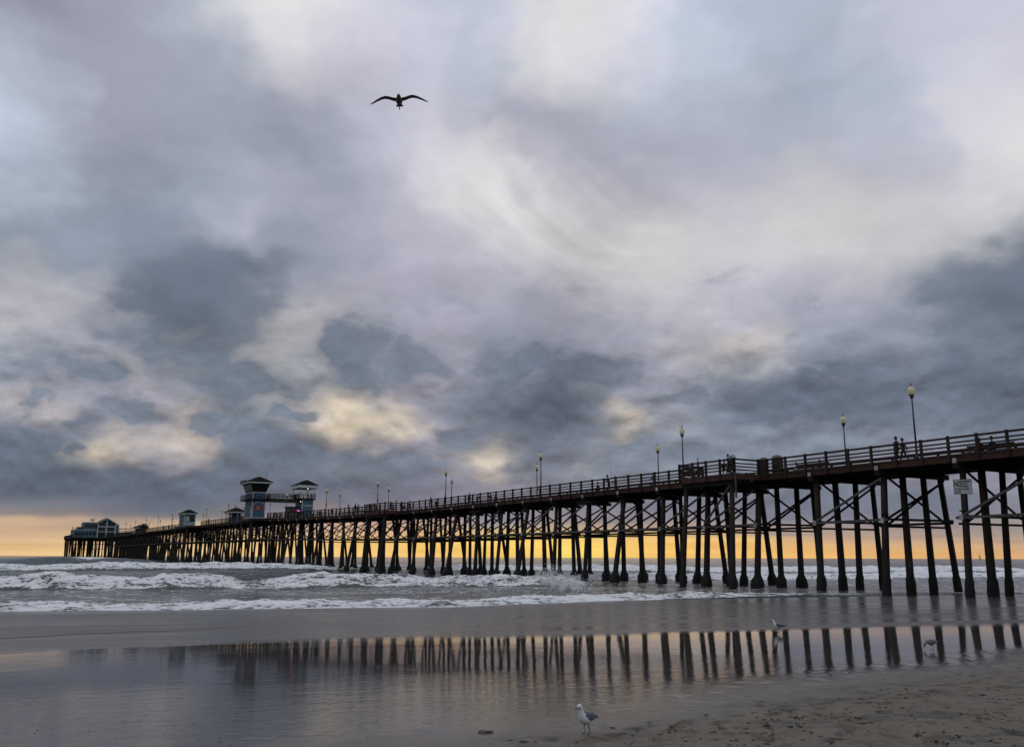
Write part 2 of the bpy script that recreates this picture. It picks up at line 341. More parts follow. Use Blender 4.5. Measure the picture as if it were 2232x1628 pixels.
def grid_mesh(name, X, Y, Z, mat, attrs=None, kind='structure', label=None, cat=None):
    n, mcol = X.shape
    me = bpy.data.meshes.new(name)
    co = np.stack([X, Y, Z], -1).reshape(-1, 3).astype(np.float32)
    i = np.arange(n * mcol).reshape(n, mcol)
    q = np.stack([i[:-1, :-1], i[:-1, 1:], i[1:, 1:], i[1:, :-1]], -1).reshape(-1, 4).astype(np.int32)
    me.vertices.add(len(co)); me.vertices.foreach_set('co', co.ravel())
    me.loops.add(q.size); me.loops.foreach_set('vertex_index', q.ravel())
    me.polygons.add(len(q)); me.polygons.foreach_set('loop_start', np.arange(0, q.size, 4, dtype=np.int32))
    me.polygons.foreach_set('use_smooth', np.ones(len(q), bool))
    me.update(); me.validate()
    for k, v in (attrs or {}).items():
        a = me.attributes.new(k, 'FLOAT', 'POINT'); a.data.foreach_set('value', v.reshape(-1).astype(np.float32))
    me.materials.append(mat)
    o = bpy.data.objects.new(name, me); COL.objects.link(o); o['kind'] = kind
    if label: o['label'] = label
    if cat: o['category'] = cat
    return o

def new_mat(name):
    m = bpy.data.materials.new(name); m.use_nodes = True
    t = m.node_tree; p = t.nodes['Principled BSDF']
    return m, t, p
def attr(t, name):
    n = node(t, 'ShaderNodeAttribute', attribute_name=name); return S(t, n.outputs['Fac'])
def bump(t, h, strength, dist=.05, normal=None):
    n = node(t, 'ShaderNodeBump'); put(t, n.inputs['Height'], h); put(t, n.inputs['Strength'], strength); n.inputs['Distance'].default_value = dist
    if normal is not None: put(t, n.inputs['Normal'], normal)
    return S(t, n.outputs[0])
def pos(t):
    return S(t, node(t, 'ShaderNodeNewGeometry').outputs['Position'])

# ------------------------------------------------------------------ beach
M_sand, t, p = new_mat('wet_sand')
dry = attr(t, 'dry'); bar = attr(t, 'bar'); P = pos(t)
grain = noise(t, P, 90., 3, .6); blot = noise(t, P, 1.7, 5, .6); speck = noise(t, mapping(t, P, scale=(1, 1, 1)), 26., 3, .5)
shore = mapping(t, P, rot=(0, 0, -math.atan2(TY, TX)))
rip = noise(t, mapping(t, shore, scale=(.42, 2.3, 1)), 1.6, 4, .5, .5)
rip2 = noise(t, mapping(t, shore, scale=(1., 3.2, 1)), 7.5, 3, .55, .3)
filmn = noise(t, mapping(t, shore, scale=(.25, 1., 1)), .55, 4, .5)
sheen = noise(t, mapping(t, shore, scale=(.10, .8, 1)), 1.3, 5, .55, .4)
film = ((1.0 - dry) * (1.0 - bar * sheen.step(.36, .62, .48, .92)))
base = mixc(t, dry, (.046, .043, .042, 1), (.124, .104, .074, 1))
base = mixc(t, (blot - .5) * 1.2 * dry + bar * .3, base, (.078, .068, .055, 1))
base = mixc(t, bar * .8, base, mixc(t, sheen.step(.35, .65), (.088, .080, .074, 1), (.132, .118, .106, 1)))
spot = (speck.step(.64, .72) * (dry * .6 + .12) + noise(t, mapping(t, shore, scale=(.8, 1.0, 1)), 3.4, 8, .68).step(.525, .61) * dry * .75 + noise(t, mapping(t, shore, scale=(.5, 1.0, 1)), 1.5, 8, .7).step(.54, .63) * dry * .6).min(1.0)
base = mixc(t, spot, base, (.030, .027, .022, 1))
put(t, p.inputs['Base Color'], base)
put(t, p.inputs['Roughness'], (filmn.step(.35, .65, .035, .075) * film + (1.0 - film) * .46).max(.03))
p.inputs['IOR'].default_value = 1.33
put(t, p.inputs['Specular IOR Level'], film * .38 + .22)
wv = separate(t, shore)[1]
tilt = (wv.step(18., 10.5, .030, .24) * film + (1.0 - film) * .25)
h = (rip * .55 + rip2 * .18) * film * .9 + (grain * .10 + blot * .5) * dry + bar * grain * .1
put(t, p.inputs['Normal'], bump(t, h, tilt, .06))

def axis(segs):
    out = [segs[0][0]]
    for a, b, n in segs:
        out += list(np.linspace(a, b, n + 1)[1:])
    return np.array(out)
xs = axis([(-900, -300, 6), (-300, -60, 30), (-60, -14, 90), (-14, -7, 60), (-7, 10.5, 480), (10.5, 24, 120), (24, 70, 90), (70, 300, 30), (300, 900, 6)])
ys = axis([(-400, -40, 10), (-40, 5, 40), (5, 8, 24), (8, 17, 300), (17, 30, 170), (30, 75, 130), (75, 240, 24)])
X, Y = np.meshgrid(xs, ys)
beach = grid_mesh('beach', X, Y, sand_z(X, Y), M_sand, {'dry': dry_mask(X, Y), 'bar': bar_mask(X, Y)}, label='flat wet sand beach with a drier trodden corner', cat='beach')

# ------------------------------------------------------------------ ocean
M_sea, t, p = new_mat('sea_water')
foam = attr(t, 'foam'); P = pos(t)
shore = mapping(t, P, rot=(0, 0, -math.atan2(TY, TX)))
lace = noise(t, mapping(t, shore, scale=(.40, 1.1, 1.6)), 1.25, 9, .68, .5)
lump = noise(t, P, 5.0, 6, .65, .4)
lacef = noise(t, mapping(t, shore, scale=(.7, 1.1, 1.5)), 4.6, 6, .6, .3)
fm = (foam + (lace - .5) * 1.9 * foam.step(0, .12) + (lacef - .5) * 1.5 * foam.step(.05, .3)).step(.44, .70)
chop = noise(t, mapping(t, shore, scale=(.5, 1.3, 1)), 1.1, 6, .6, .3)
swell = noise(t, mapping(t, shore, scale=(.35, 1.2, 1)), .10, 5, .6, .4)
wat = mixc(t, foam.step(.05, .5), (.014, .036, .038, 1), (.085, .083, .072, 1))
put(t, p.inputs['Base Color'], mixc(t, fm, wat, mixc(t, (lump * .25 + lace * .5 + lacef * .25).step(.38, .56), (.66, .70, .74, 1), (.95, .96, .97, 1))))
put(t, p.inputs['Roughness'], fm * .72 + .11)
p.inputs['IOR'].default_value = 1.333
put(t, p.inputs['Specular IOR Level'], fm * -.18 + .33)
put(t, p.inputs['Normal'], bump(t, chop * .7 + swell * 2.2 + fm * lump * .28, .9, .45))

wrow = axis([(38, 42, 10), (42, 58, 190), (58, 66, 60), (66, 82, 190), (82, 96, 80), (96, 120, 60), (120, 136, 70), (136, 162, 110), (162, 200, 50), (200, 275, 50), (275, 300, 50), (300, 400, 40), (400, 700, 40), (700, 1500, 30), (1500, 6000, 25), (6000, 60000, 20)])
tau = axis([(-6, -2.0, 20), (-2.0, -1.0, 70), (-1.0, .95, 640), (.95, 1.6, 60), (1.6, 6, 20)])
W, TAU = np.meshgrid(wrow, tau, indexing='ij')
T = TAU * (np.minimum(W, 5000) * .92 + 6) * np.where(W > 5000, 3.0, 1.0) + 10
def bore(c, A, Lf, Lb):
    d = W - c
    return A * np.where(d < 0, np.exp(-(np.abs(d) / Lf) ** 2.2), np.exp(-(d / Lb) ** 2))
def meander(seed, a=2.0):
    return a * fbm(T * .055, T * 0 + seed, seed, 3) + .55 * a * fbm(T * .28, T * 0 - seed, seed + 9, 3)
E_ = edge_w(T)
u = W - E_
left = 1 - sm(22, 40, T)
ampC = .03 + .19 * left * (1 + .8 * fbm(T * .3, T * 0, 90, 3)) + .05 * sm(20, 26, T) * (1 - sm(36, 42, T))
Z = np.where(u < 0, -.25 * sm(0, 1.2, -u), .015) + np.where(u > 0, ampC * (1 - np.exp(-(u / .55) ** 2)) * np.exp(-(u / 4.5) ** 2), 0)
F = np.where(u > -.2, 1.0, 0) * np.exp(-np.maximum(u - (.4 + 2.6 * left), 0) / (1.6 + 2.5 * left)) * (.54 + .20 * left)
F = np.maximum(F, np.where(u > 0, .40 * np.exp(-((u - 8) / 9) ** 2), 0))
def add(c, A, Lf, Lb, ff, fb, amt):
    """a breaking wave: height A, white over its face and for fb metres behind the crest"""
    global Z, F
    d = W - c; rel = np.clip(A / (A.max() + 1e-6), 0, 1)
    Z = Z + bore(c, A, Lf, Lb)
    f = np.where(d < 0, np.exp(-(np.maximum(-d - ff, 0) / .35) ** 2), np.exp(-(d / fb) ** 2)) * amt * sm(.12, .5, rel)
    F = np.maximum(F, f)
# the big white bore that stops short of the pier
cB = 69.6 + meander(3, 2.2) + .0012 * (T - 8) ** 2
AB = .70 * (1 - sm(27, 33, T)) * (1 + .7 * fbm(T * .22, T * 0 + 4, 12, 4)) + .12 * (1 - sm(36, 46, T))
add(cB, AB, 1.7, 6.5, 2.0, 4.5, .72)
cB2 = 64.5 + meander(31, 1.5); A2 = .12 * (1 - sm(20, 40, T)) * (.6 + fbm(T * .2, T * 0, 14, 3)); Z = Z + bore(cB2, A2, 1.0, 3.0)
# the next bore out
cA = 152 + meander(5, 4.0); AA = .98 * (1 - sm(12, 40, T)) * (1 + .5 * fbm(T * .1, T * 0 + 4, 22, 4)) * (.55 + .45 * sm(-160, -60, T))
add(cA, AA, 3.0, 10., 3.0, 4.5, .76)
# a green swell rearing in front of the pier head
cS = 284 + .02 * (T + 28) * 1.0 + meander(6, 3.0); AS = 2.1 * np.exp(-((T + 28) / 28) ** 2) + .9 * np.exp(-((T + 110) / 60) ** 2)
Z = Z + bore(cS, AS, 6., 13.)
F = np.maximum(F, .95 * np.exp(-((T + 27) / 5.) ** 2) * np.exp(-((W - cS + 1) / 3.2) ** 2) + .7 * np.exp(-((T + 16) / 9.) ** 2) * np.exp(-((W - cS) / 1.5) ** 2))
# surf behind the right half of the pier
gapR = sm(24, 40, T)
cD = 90 + meander(7, 2.5); add(cD, .55 * gapR * (1 + .7 * fbm(T * .16, T * 0, 33, 3)), 2.2, 7., 3.0, 9., .86)
cD2 = 129 + meander(8, 3.5); add(cD2, .95 * gapR * (1 + .6 * fbm(T * .1, T * 0, 34, 3)), 3.2, 9., 3.2, 9., .95)
cD3 = 210 + meander(9, 4.0); add(cD3, .9 * np.exp(-((T - 92) / 24) ** 2) + .5 * np.exp(-((T - 40) / 15) ** 2), 5., 11., 3., 3., .7)
# torn water inshore and between the piles
near_f = sm(52, 60, W) * (1 - sm(66, 72, W))
F = np.maximum(F, near_f * (.38 + .12 * fbm(T * .1, W * .2, 50, 3)) * (1 - .4 * sm(30, 50, T)))
F = np.maximum(F, gapR * sm(52, 60, W) * (1 - sm(125, 150, W)) * (.40 + .16 * fbm(T * .08, W * .12, 51, 3)))
F = np.maximum(F, sm(80, 90, W) * (1 - sm(140, 180, W)) * .17 * (1 - gapR))
fine = 1 - sm(150, 260, W)
Z = Z + np.clip(F - .35, 0, 1) * fine * sm(.2, 1.5, u) * (.55 * fbm(T * .55, W * .9, 60, 6, .62) + .14 * fbm(T * 3., W * 3., 66, 3))
Z = Z + sm(1, 8, u) * (.07 * fbm(T * .35, W * .7, 62, 5) * fine)
Z = Z + sm(60, 120, W) * (1 - sm(1200, 4000, W)) * (.50 * fbm(T * .018, W * .055, 63, 4) + .14 * fbm(T * .08, W * .22, 64, 3) * (1 - sm(300, 900, W)))
far = sm(1500, 6000, W); Z = Z * (1 - far)
XX, YY = xy(T, W)
ocean = grid_mesh('ocean', XX, YY, Z, M_sea, {'foam': np.clip(F, 0, 1.2)}, label='grey-green sea with lines of white breaking surf', cat='sea')

# ------------------------------------------------------------------ mesh helpers
class MB:
    def __init__(self): self.v, self.f, self.m = [], [], []
    def add(self, vs, fs, mi=0):
        b = len(self.v); self.v += [tuple(v) for v in vs]
        for f in fs: self.f.append(tuple(b + i for i in f)); self.m.append(mi)
        return self
    def box(self, x0, x1, y0, y1, z0, z1, mi=0):
        return self.add([(x0, y0, z0), (x1, y0, z0), (x1, y1, z0), (x0, y1, z0), (x0, y0, z1), (x1, y0, z1), (x1, y1, z1), (x0, y1, z1)],
                        [(0, 3, 2, 1), (4, 5, 6, 7), (0, 1, 5, 4), (1, 2, 6, 5), (2, 3, 7, 6), (3, 0, 4, 7)], mi)
    def beam(self, a, b, w, h, mi=0, up=(0, 0, 1)):
        a, b = Vector(a), Vector(b); d = (b - a).normalized()
        s = d.cross(Vector(up))
        if s.length < 1e-4: s = Vector((1, 0, 0))
        s.normalize(); u_ = s.cross(d); s *= w / 2; u_ *= h / 2
        return self.add([a - s - u_, a + s - u_, a + s + u_, a - s + u_, b - s - u_, b + s - u_, b + s + u_, b - s + u_],
                        [(0, 1, 2, 3), (7, 6, 5, 4), (0, 4, 5, 1), (1, 5, 6, 2), (2, 6, 7, 3), (3, 7, 4, 0)], mi)
    def tube(self, path, radii, n=8, mi=0, cap=True, squash=None):
        path = [Vector(p) for p in path]; b = len(self.v)
        for i, p in enumerate(path):
            d = (path[min(i + 1, len(path) - 1)] - path[max(i - 1, 0)]).normalized()
            s = d.cross(Vector((0, 0, 1)))
            if s.length < 1e-3: s = Vector((1, 0, 0))
            s.normalize(); u_ = s.cross(d)
            r = radii[i] if isinstance(radii, (list, tuple)) else radii
            ra, rb = r if isinstance(r, tuple) else (r, r)
            for k in range(n):
                a = 2 * math.pi * k / n
                self.v.append(tuple(p + s * (ra * math.cos(a)) + u_ * (rb * math.sin(a))))
        for i in range(len(path) - 1):
            for k in range(n):
                k2 = (k + 1) % n
                self.f.append((b + i * n + k, b + i * n + k2, b + (i + 1) * n + k2, b + (i + 1) * n + k)); self.m.append(mi)
        if cap:
            self.f.append(tuple(b + k for k in reversed(range(n)))); self.m.append(mi)
            self.f.append(tuple(b + (len(path) - 1) * n + k for k in range(n))); self.m.append(mi)
        return self
    def lathe(self, prof, n=12, mi=0, c=(0, 0, 0)):
        b = len(self.v)
        for r, z in prof:
            for k in range(n):
                a = 2 * math.pi * k / n
                self.v.append((c[0] + r * math.cos(a), c[1] + r * math.sin(a), c[2] + z))
        for i in range(len(prof) - 1):
            for k in range(n):
                k2 = (k + 1) % n
                self.f.append((b + i * n + k, b + i * n + k2, b + (i + 1) * n + k2, b + (i + 1) * n + k)); self.m.append(mi)
        self.f.append(tuple(b + k for k in reversed(range(n)))); self.m.append(mi)
        self.f.append(tuple(b + (len(prof) - 1) * n + k for k in range(n))); self.m.append(mi)
        return self
    def mesh(self, name, mats, smooth=False):
        me = bpy.data.meshes.new(name); me.from_pydata(self.v, [], self.f)
        for m_ in (mats if isinstance(mats, (list, tuple)) else [mats]): me.materials.append(m_)
        me.polygons.foreach_set('material_index', self.m)
        if smooth: me.polygons.foreach_set('use_smooth', [True] * len(self.f))
        me.update(); return me
def link(name, me, parent=None, mat=None):
    o = bpy.data.objects.new(name, me); COL.objects.link(o)
    if parent is not None: o.parent = parent
    if mat is not None: o.matrix_local = mat
    return o
def part(name, mb, mats, parent, smooth=False): return link(name, mb.mesh(name, mats, smooth), parent)
def thing(name, label, cat, loc=(0, 0, 0), rz=0.0, group=None, scale=1.0):
    o = bpy.data.objects.new(name, None); COL.objects.link(o)
    o.location = loc; o.rotation_euler = (0, 0, rz); o.scale = (scale,) * 3; o.empty_display_size = .2
    o['label'] = label; o['category'] = cat
    if group: o['group'] = group
    return o
def copy_tree(o, parent=None):
    c = o.copy(); COL.objects.link(c)
    if parent is not None: c.parent = parent
    for ch in list(o.children): copy_tree(ch, c)
    return c

# ------------------------------------------------------------------ materials
def plain(name, c, rough=.6, var=.0, scale=6., spec=.5, metallic=0, streak=(1, 1, 1)):
    m_, t, p = new_mat(name)
    tcn = node(t, 'ShaderNodeTexCoord')
    nz = noise(t, mapping(t, tcn.outputs['Object'], scale=streak), scale, 5, .6)
    info = node(t, 'ShaderNodeObjectInfo')
    k = (nz - .5) * (2 * var) + 1.0 + (S(t, info.outputs['Random']) - .5) * var
    put(t, p.inputs['Base Color'], mixc(t, 1.0, (*c, 1), combine(t, k, k, k), 'MULTIPLY'))
    p.inputs['Roughness'].default_value = rough; p.inputs['Specular IOR Level'].default_value = spec; p.inputs['Metallic'].default_value = metallic
    put(t, p.inputs['Normal'], bump(t, nz, .25, .01))
    return m_
def glow(name, c, k):
    m_, t, p = new_mat(name)
    put(t, p.inputs['Base Color'], (*c, 1)); put(t, p.inputs['Emission Color'], (*c, 1)); p.inputs['Emission Strength'].default_value = k
    return m_
M_rail = plain('rail_timber', (.037, .023, .018), .75, .5, 4., .25, streak=(4, 1, 4))
M_edge = plain('edge_timber', (.064, .032, .021), .75, .75, 2.2, .25, streak=(3, .6, 5))
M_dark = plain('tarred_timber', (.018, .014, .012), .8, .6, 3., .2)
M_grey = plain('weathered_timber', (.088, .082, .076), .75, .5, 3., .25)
M_plate = plain('galvanised_plate', (.42, .43, .42), .55, .35, 5., .4)
M_deck = plain('deck_timber', (.07, .052, .042), .8, .5, 5., .2)
# piles: creosote above, black mussels at the foot, pale bleached streaks
M_pile, t, p = new_mat('pile_timber')
P = pos(t); pz = separate(t, P)[2]; info = node(t, 'ShaderNodeObjectInfo')
R = S(t, info.outputs['Random'])
Pv = S(t, node(t, 'ShaderNodeVectorMath', operation='ADD').outputs[0]); va = Pv.s.node
put(t, va.inputs[0], P); put(t, va.inputs[1], combine(t, R * 40., R * 17., R * 5.))
st = noise(t, mapping(t, Pv, scale=(4, 4, .35)), 1.6, 5, .6); big = noise(t, mapping(t, Pv, scale=(1, 1, .4)), .7, 3, .5)
c = mixc(t, big.step(.35, .65), (.016, .011, .009, 1), (.034, .020, .015, 1))
c = mixc(t, st.step(.60, .74) * R.step(.2, .8) * .65, c, (.17, .15, .135, 1))
musl = noise(t, P, 14., 4, .6)
growth = (pz + (st - .5) * 1.5).step(2.3, 1.3)
c = mixc(t, growth, c, mixc(t, musl, (.006, .006, .006, 1), (.022, .021, .018, 1)))
put(t, p.inputs['Base Color'], c); p.inputs['Roughness'].default_value = .7; p.inputs['Specular IOR Level'].default_value = .3
put(t, p.inputs['Normal'], bump(t, st * .6 + musl * growth * 1.5, .5, .05))

# ------------------------------------------------------------------ the pier's own frame: x across it (seen side first), y out to sea
d = ray(-80, 1211); UV = np.array([d[0], d[1]]) / math.hypot(d[0], d[1]); NV = np.array([UV[1], -UV[0]])
d = ray(2009.5, 985); P0 = np.array([d[0], d[1]]) * 58.3 / d[1]
PANG = math.atan2(UV[1], UV[0]) - math.pi / 2
def Wd(off, s, z): q = P0 + NV * off + UV * s; return Vector((q[0], q[1], z))
def near(px, py, off=0.0):
    d = ray(px, py); tt = ((P0 + NV * off) @ NV) / (d[:2] @ NV); q = d * tt
    return (q[:2] - P0) @ UV, EYE + q[2]
def off_at(px, py, s):
    lo, hi = -60., 60.; g = lambda o: near(px, py, o)[0] - s
    sl = g(lo) < 0
    for _ in range(50):
        mm = (lo + hi) / 2
        if (g(mm) < 0) == sl: lo = mm
        else: hi = mm
    return mm
RTS = [-60, 85, 108, 122, 152, 180, 215, 276, 400, 460]; RTZ = [9.86, 9.86, 10.17, 10.45, 11.12, 11.2, 11.4, 11.57, 11.50, 11.50]
def RT(s): return float(np.interp(s, RTS, RTZ))
RH = 1.13
def DK(s): return RT(s) - RH
WID = 7.2                                     # deck from -.05 to 7.2
SP, S0 = 5.74, -2.4                           # bents
BENTS = [S0 + SP * k for k in range(-4, 70)]
SEND = 401.0
pier = thing('pier', 'long dark timber pier on tall piles running out to sea', 'pier', Wd(0, 0, 0), PANG)
# (off0, off1, s0, s1): wider places on the seen side (negative) and the far side
BUMPS = [(-2.6, 0, 14.2, 20.5), (-2.5, 0, 82.6, 90.2), (-3.4, 0, 149.6, 158.5), (-3.4, 0, 212.5, 228.5), (WID, 10.4, 148, 158.5)]
def bumped(s, near_side=True):
    return any(b[2] - .3 < s < b[3] + .3 and (b[0] < 0) == near_side for b in BUMPS)

# piles: five weathered shapes shared by all
def pile_mesh(v, foot):
    r = random.Random(v); mb = MB()
    prof = [(-1.5, .30), (-.3, foot), (.35, foot * 1.02), (.75, foot * .97), (1.05, .27), (1.3, .225), (3.5, .215), (6.0, .205), (9.0, .195)]
    n = 11; b = 0; jit = [1 + r.uniform(-.05, .05) for _ in range(n)]
    for z, rad in prof:
        for k in range(n):
            a = 2 * math.pi * k / n; rr = rad * jit[k] * (1 + r.uniform(-.10, .10) * (z < 1.2))
            mb.v.append((rr * math.cos(a), rr * math.sin(a), z))
    for i in range(len(prof) - 1):
        for k in range(n):
            k2 = (k + 1) % n; mb.f.append((i * n + k, i * n + k2, (i + 1) * n + k2, (i + 1) * n + k)); mb.m.append(0)
    mb.f.append(tuple((len(prof) - 1) * n + k for k in range(n))); mb.m.append(0)
    return mb.mesh('pile', M_pile, True)
PM_in = [pile_mesh(v, .28) for v in (1, 2, 3)]; PM_out = [pile_mesh(v, f) for v, f in ((4, .40), (5, .46), (6, .37), (7, .43))]
def place_pile(x0, y0, x1, y1, top, meshes, name='pile', z0=0.0):
    a, b = Vector((x0, y0, z0)), Vector((x1, y1, top)); dd = b - a; L = dd.length
    q = Vector((0, 0, 1)).rotation_difference(dd.normalized())
    mt = Matrix.Translation(a) @ q.to_matrix().to_4x4() @ Matrix.Rotation(random.uniform(0, 6), 4, 'Z') @ Matrix.Diagonal((kx := random.uniform(.88, 1.16), kx, L / 9.0, 1))
    return link(name, random.choice(meshes), pier, mt)
pile_pos = {}
for k, s in enumerate(BENTS):
    top = DK(s) - .86; R_ = random.Random(k)
    ms = PM_in if s < 12 else PM_out
    j = lambda a: R_.uniform(-a, a)
    rows = [(-.15 + j(.25), .45), (2.5 + j(.2), 2.45), (4.45 + j(.25), 4.75), (7.35 + j(.35), 6.7)]
    if s > 30 and k % 3 == 1: rows[0] = (-.95 + j(.2), .5)
    if s > 60 and k % 2 == 0: rows[3] = (8.1 + j(.2), 6.7)
    pile_pos[k] = rows
    for bx, tx in rows: place_pile(bx, s + j(.18), tx, s, top, ms)
    if k % 5 == 0 and 40 < s < 150:                # doubled pile under some bents
        place_pile(.9, s + 1.3 + j(.2), .5, s + .35, top, ms)
# bent caps, plates on their ends
for k, s in enumerate(BENTS):
    z = DK(s)
    part('pile_cap', MB().box(-.28, WID + .35, s - .17, s + .17, z - .86, z - .50), M_dark, pier)
    if s < 150: part('cap_plate', MB().box(-.335, -.283, s - .13, s + .13, z - .53, z - .24), M_plate, pier)
# stringers in bent-to-bent lengths follow the deck
ends = [BENTS[0] - 6] + BENTS + [SEND]
for lx in (.08, 1.5, 2.9, 4.3, 5.7, 7.0):
    mb = MB()
    for a, b in zip(ends[:-1], ends[1:]): mb.beam((lx, a, DK(a) - .325), (lx, b, DK(b) - .325), .16, .34)
    part('stringer', mb, M_dark, pier)
for i, (a, b) in enumerate(zip(ends[:-1], ends[1:])):
    part('edge_board', MB().beam((-.03, a + .02, DK(a) - .20), (-.03, b - .02, DK(b) - .20), .07, .50), M_edge, pier)
mb = MB()
for a, b in zip(ends[:-1], ends[1:]): mb.beam((WID + .12, a + .02, DK(a) - .20), (WID + .12, b - .02, DK(b) - .20), .07, .50)
part('far_edge_board', mb, M_edge, pier)
mb = MB(); s = ends[0]
while s < SEND:
    e = .012 * random.random(); mb.beam((-.12 - e, s + .15, DK(s) - .04 + random.uniform(-.004, .004)), (WID + .2 + e, s + .15, DK(s) - .04), .285, .075); s += .305
o = part('deck_planking', mb, M_deck, pier); o['kind'] = 'stuff'
part('deck_kerb', MB().beam((7.0, ends[0], DK(0) + .12), (7.0, 85, DK(85) + .12), .2, .2), M_rail, pier)
# lengthwise and crosswise braces
MID = 4.9
def nearx(k, z, i=0):
    b, tpx = pile_pos[k][i]; return b + (tpx - b) * z / (DK(BENTS[k]) - .86)
for k in range(len(BENTS) - 1):
    s, s2 = BENTS[k], BENTS[k + 1]; tz = DK(s) - 1.05
    mid = MID + (DK(s) - 8.73) * .8; mid2 = MID + (DK(s2) - 8.73) * .8
    if k in (4, 6): continue
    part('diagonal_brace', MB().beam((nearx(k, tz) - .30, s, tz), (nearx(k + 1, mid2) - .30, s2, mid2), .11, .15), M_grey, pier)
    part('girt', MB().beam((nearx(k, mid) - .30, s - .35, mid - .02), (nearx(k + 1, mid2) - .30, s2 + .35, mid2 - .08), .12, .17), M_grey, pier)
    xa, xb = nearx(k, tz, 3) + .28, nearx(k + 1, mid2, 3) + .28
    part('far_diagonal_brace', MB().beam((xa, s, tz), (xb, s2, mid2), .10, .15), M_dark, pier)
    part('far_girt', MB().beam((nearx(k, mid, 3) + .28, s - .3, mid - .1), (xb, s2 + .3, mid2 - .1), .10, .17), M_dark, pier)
for k, s in enumerate(BENTS):
    tz = DK(s) - .95; mid = MID + (DK(s) - 8.73) * .8
    part('cross_brace', MB().beam((nearx(k, mid - .3), s - .28, mid - .3), (nearx(k, tz, 3), s - .28, tz), .08, .14), M_dark, pier)
    part('cross_brace', MB().beam((nearx(k, tz, 1) - 1.2, s + .28, tz), (nearx(k, mid, 3), s + .28, mid), .08, .14), M_dark, pier)
    mb = MB().beam((nearx(k, mid) - .3, s - .27, mid), (nearx(k, mid, 3) + .3, s - .27, mid + .04), .09, .16)
    part('cross_girt', mb, M_dark, pier)
    if s < 120: part('cross_girt', MB().beam((nearx(k, mid) - .2, s + .27, mid - .45), (nearx(k, mid, 3) + .2, s + .27, mid - .42), .09, .14), M_dark, pier)
    if k % 4 == 3: part('corbel', MB().box(-.1, .9, s - 1.1, s + 1.3, DK(s) - 1.08, DK(s) - .862), M_dark, pier)
# steel shoes where the braces meet the seen piles
for k, s in enumerate(BENTS[:26]):
    mid = MID + (DK(s) - 8.73) * .8; x = nearx(k, mid)
    part('brace_shoe', MB().box(x - .37, x - .22, s - .12, s + .12, mid - .24, mid + .1), M_plate, pier)
    mb = MB().lathe([(.255, mid + .02), (.255, mid + .09)], 12, 0, (x, s, 0)).lathe([(.255, mid + .3), (.255, mid + .37)], 12, 0, (x, s, 0))
    part('pile_band', mb, M_dark, pier)

# railings ---------------------------------------------------------
def rail_post(x, s, z0=None, rt=None, name='rail_post', r=0.0):
    rt = RT(s) if rt is None else rt
    return MB().box(x - .075, x + .075, s - .075, s + .075, (rt - RH - .47) if z0 is None else z0, rt + .06 + random.uniform(-.02, .03))
RZ = [(-.045, .10, .13), (-.36, .055, .10), (-.60, .055, .10), (-.85, .055, .10)]
def rails(a, b, parent_names=True, stuff=None):
    """top rail and three lower rails between two points (x, s, top)"""
    for i, (dz, w, h) in enumerate(RZ):
        pa, pb = (a[0], a[1], a[2] + dz), (b[0], b[1], b[2] + dz)
        if stuff is not None: stuff.beam(pa, pb, w, h)
        else: part('handrail' if i == 0 else 'rail', MB().beam(pa, pb, w, h), M_rail, pier)
n_near = 0; far_posts = MB(); far_rails = MB(); late = MB()
s = -.05 - 1.9135 * 12; posts = []
while s < SEND: posts.append(s); s += 1.9135
for s in posts:
    if not bumped(s): part('rail_post', rail_post(-.13, s), M_rail, pier)
for i in range(0, len(posts) - 3, 3):
    a, b = posts[i], posts[i + 3]
    lo, hi = a, b
    for B in BUMPS:
        if B[0] < 0 and B[2] < hi and B[3] > lo:
            if lo < B[2]: hi = B[2]
            elif hi > B[3]: lo = B[3]
            else: lo = hi
    if hi - lo < .3: continue
    rails((-.04, lo, RT(lo)), (-.04, hi, RT(hi)), stuff=None if i < 216 else late)
    if lo > a + .1: part('rail_post', rail_post(-.13, lo), M_rail, pier)
    if hi < b - .1: part('rail_post', rail_post(-.13, hi), M_rail, pier)
for i, s in enumerate(posts):
    if bumped(s, False): continue
    if i < 70: part('rail_post', rail_post(WID + .22, s), M_rail, pier)
    else: far_posts.v and None; mbp = rail_post(WID + .22, s); far_posts.add(mbp.v, mbp.f)
for i in range(0, len(posts) - 3, 3):
    a, b = posts[i], posts[i + 3]
    if bumped((a + b) / 2, False): continue
    rails((WID + .13, a, RT(a)), (WID + .13, b, RT(b)), stuff=far_rails)
for nm, mb in (('far_rail_posts', far_posts), ('far_rails', far_rails), ('distant_rails', late)):
    o = part(nm, mb, M_rail, pier); o['kind'] = 'stuff'

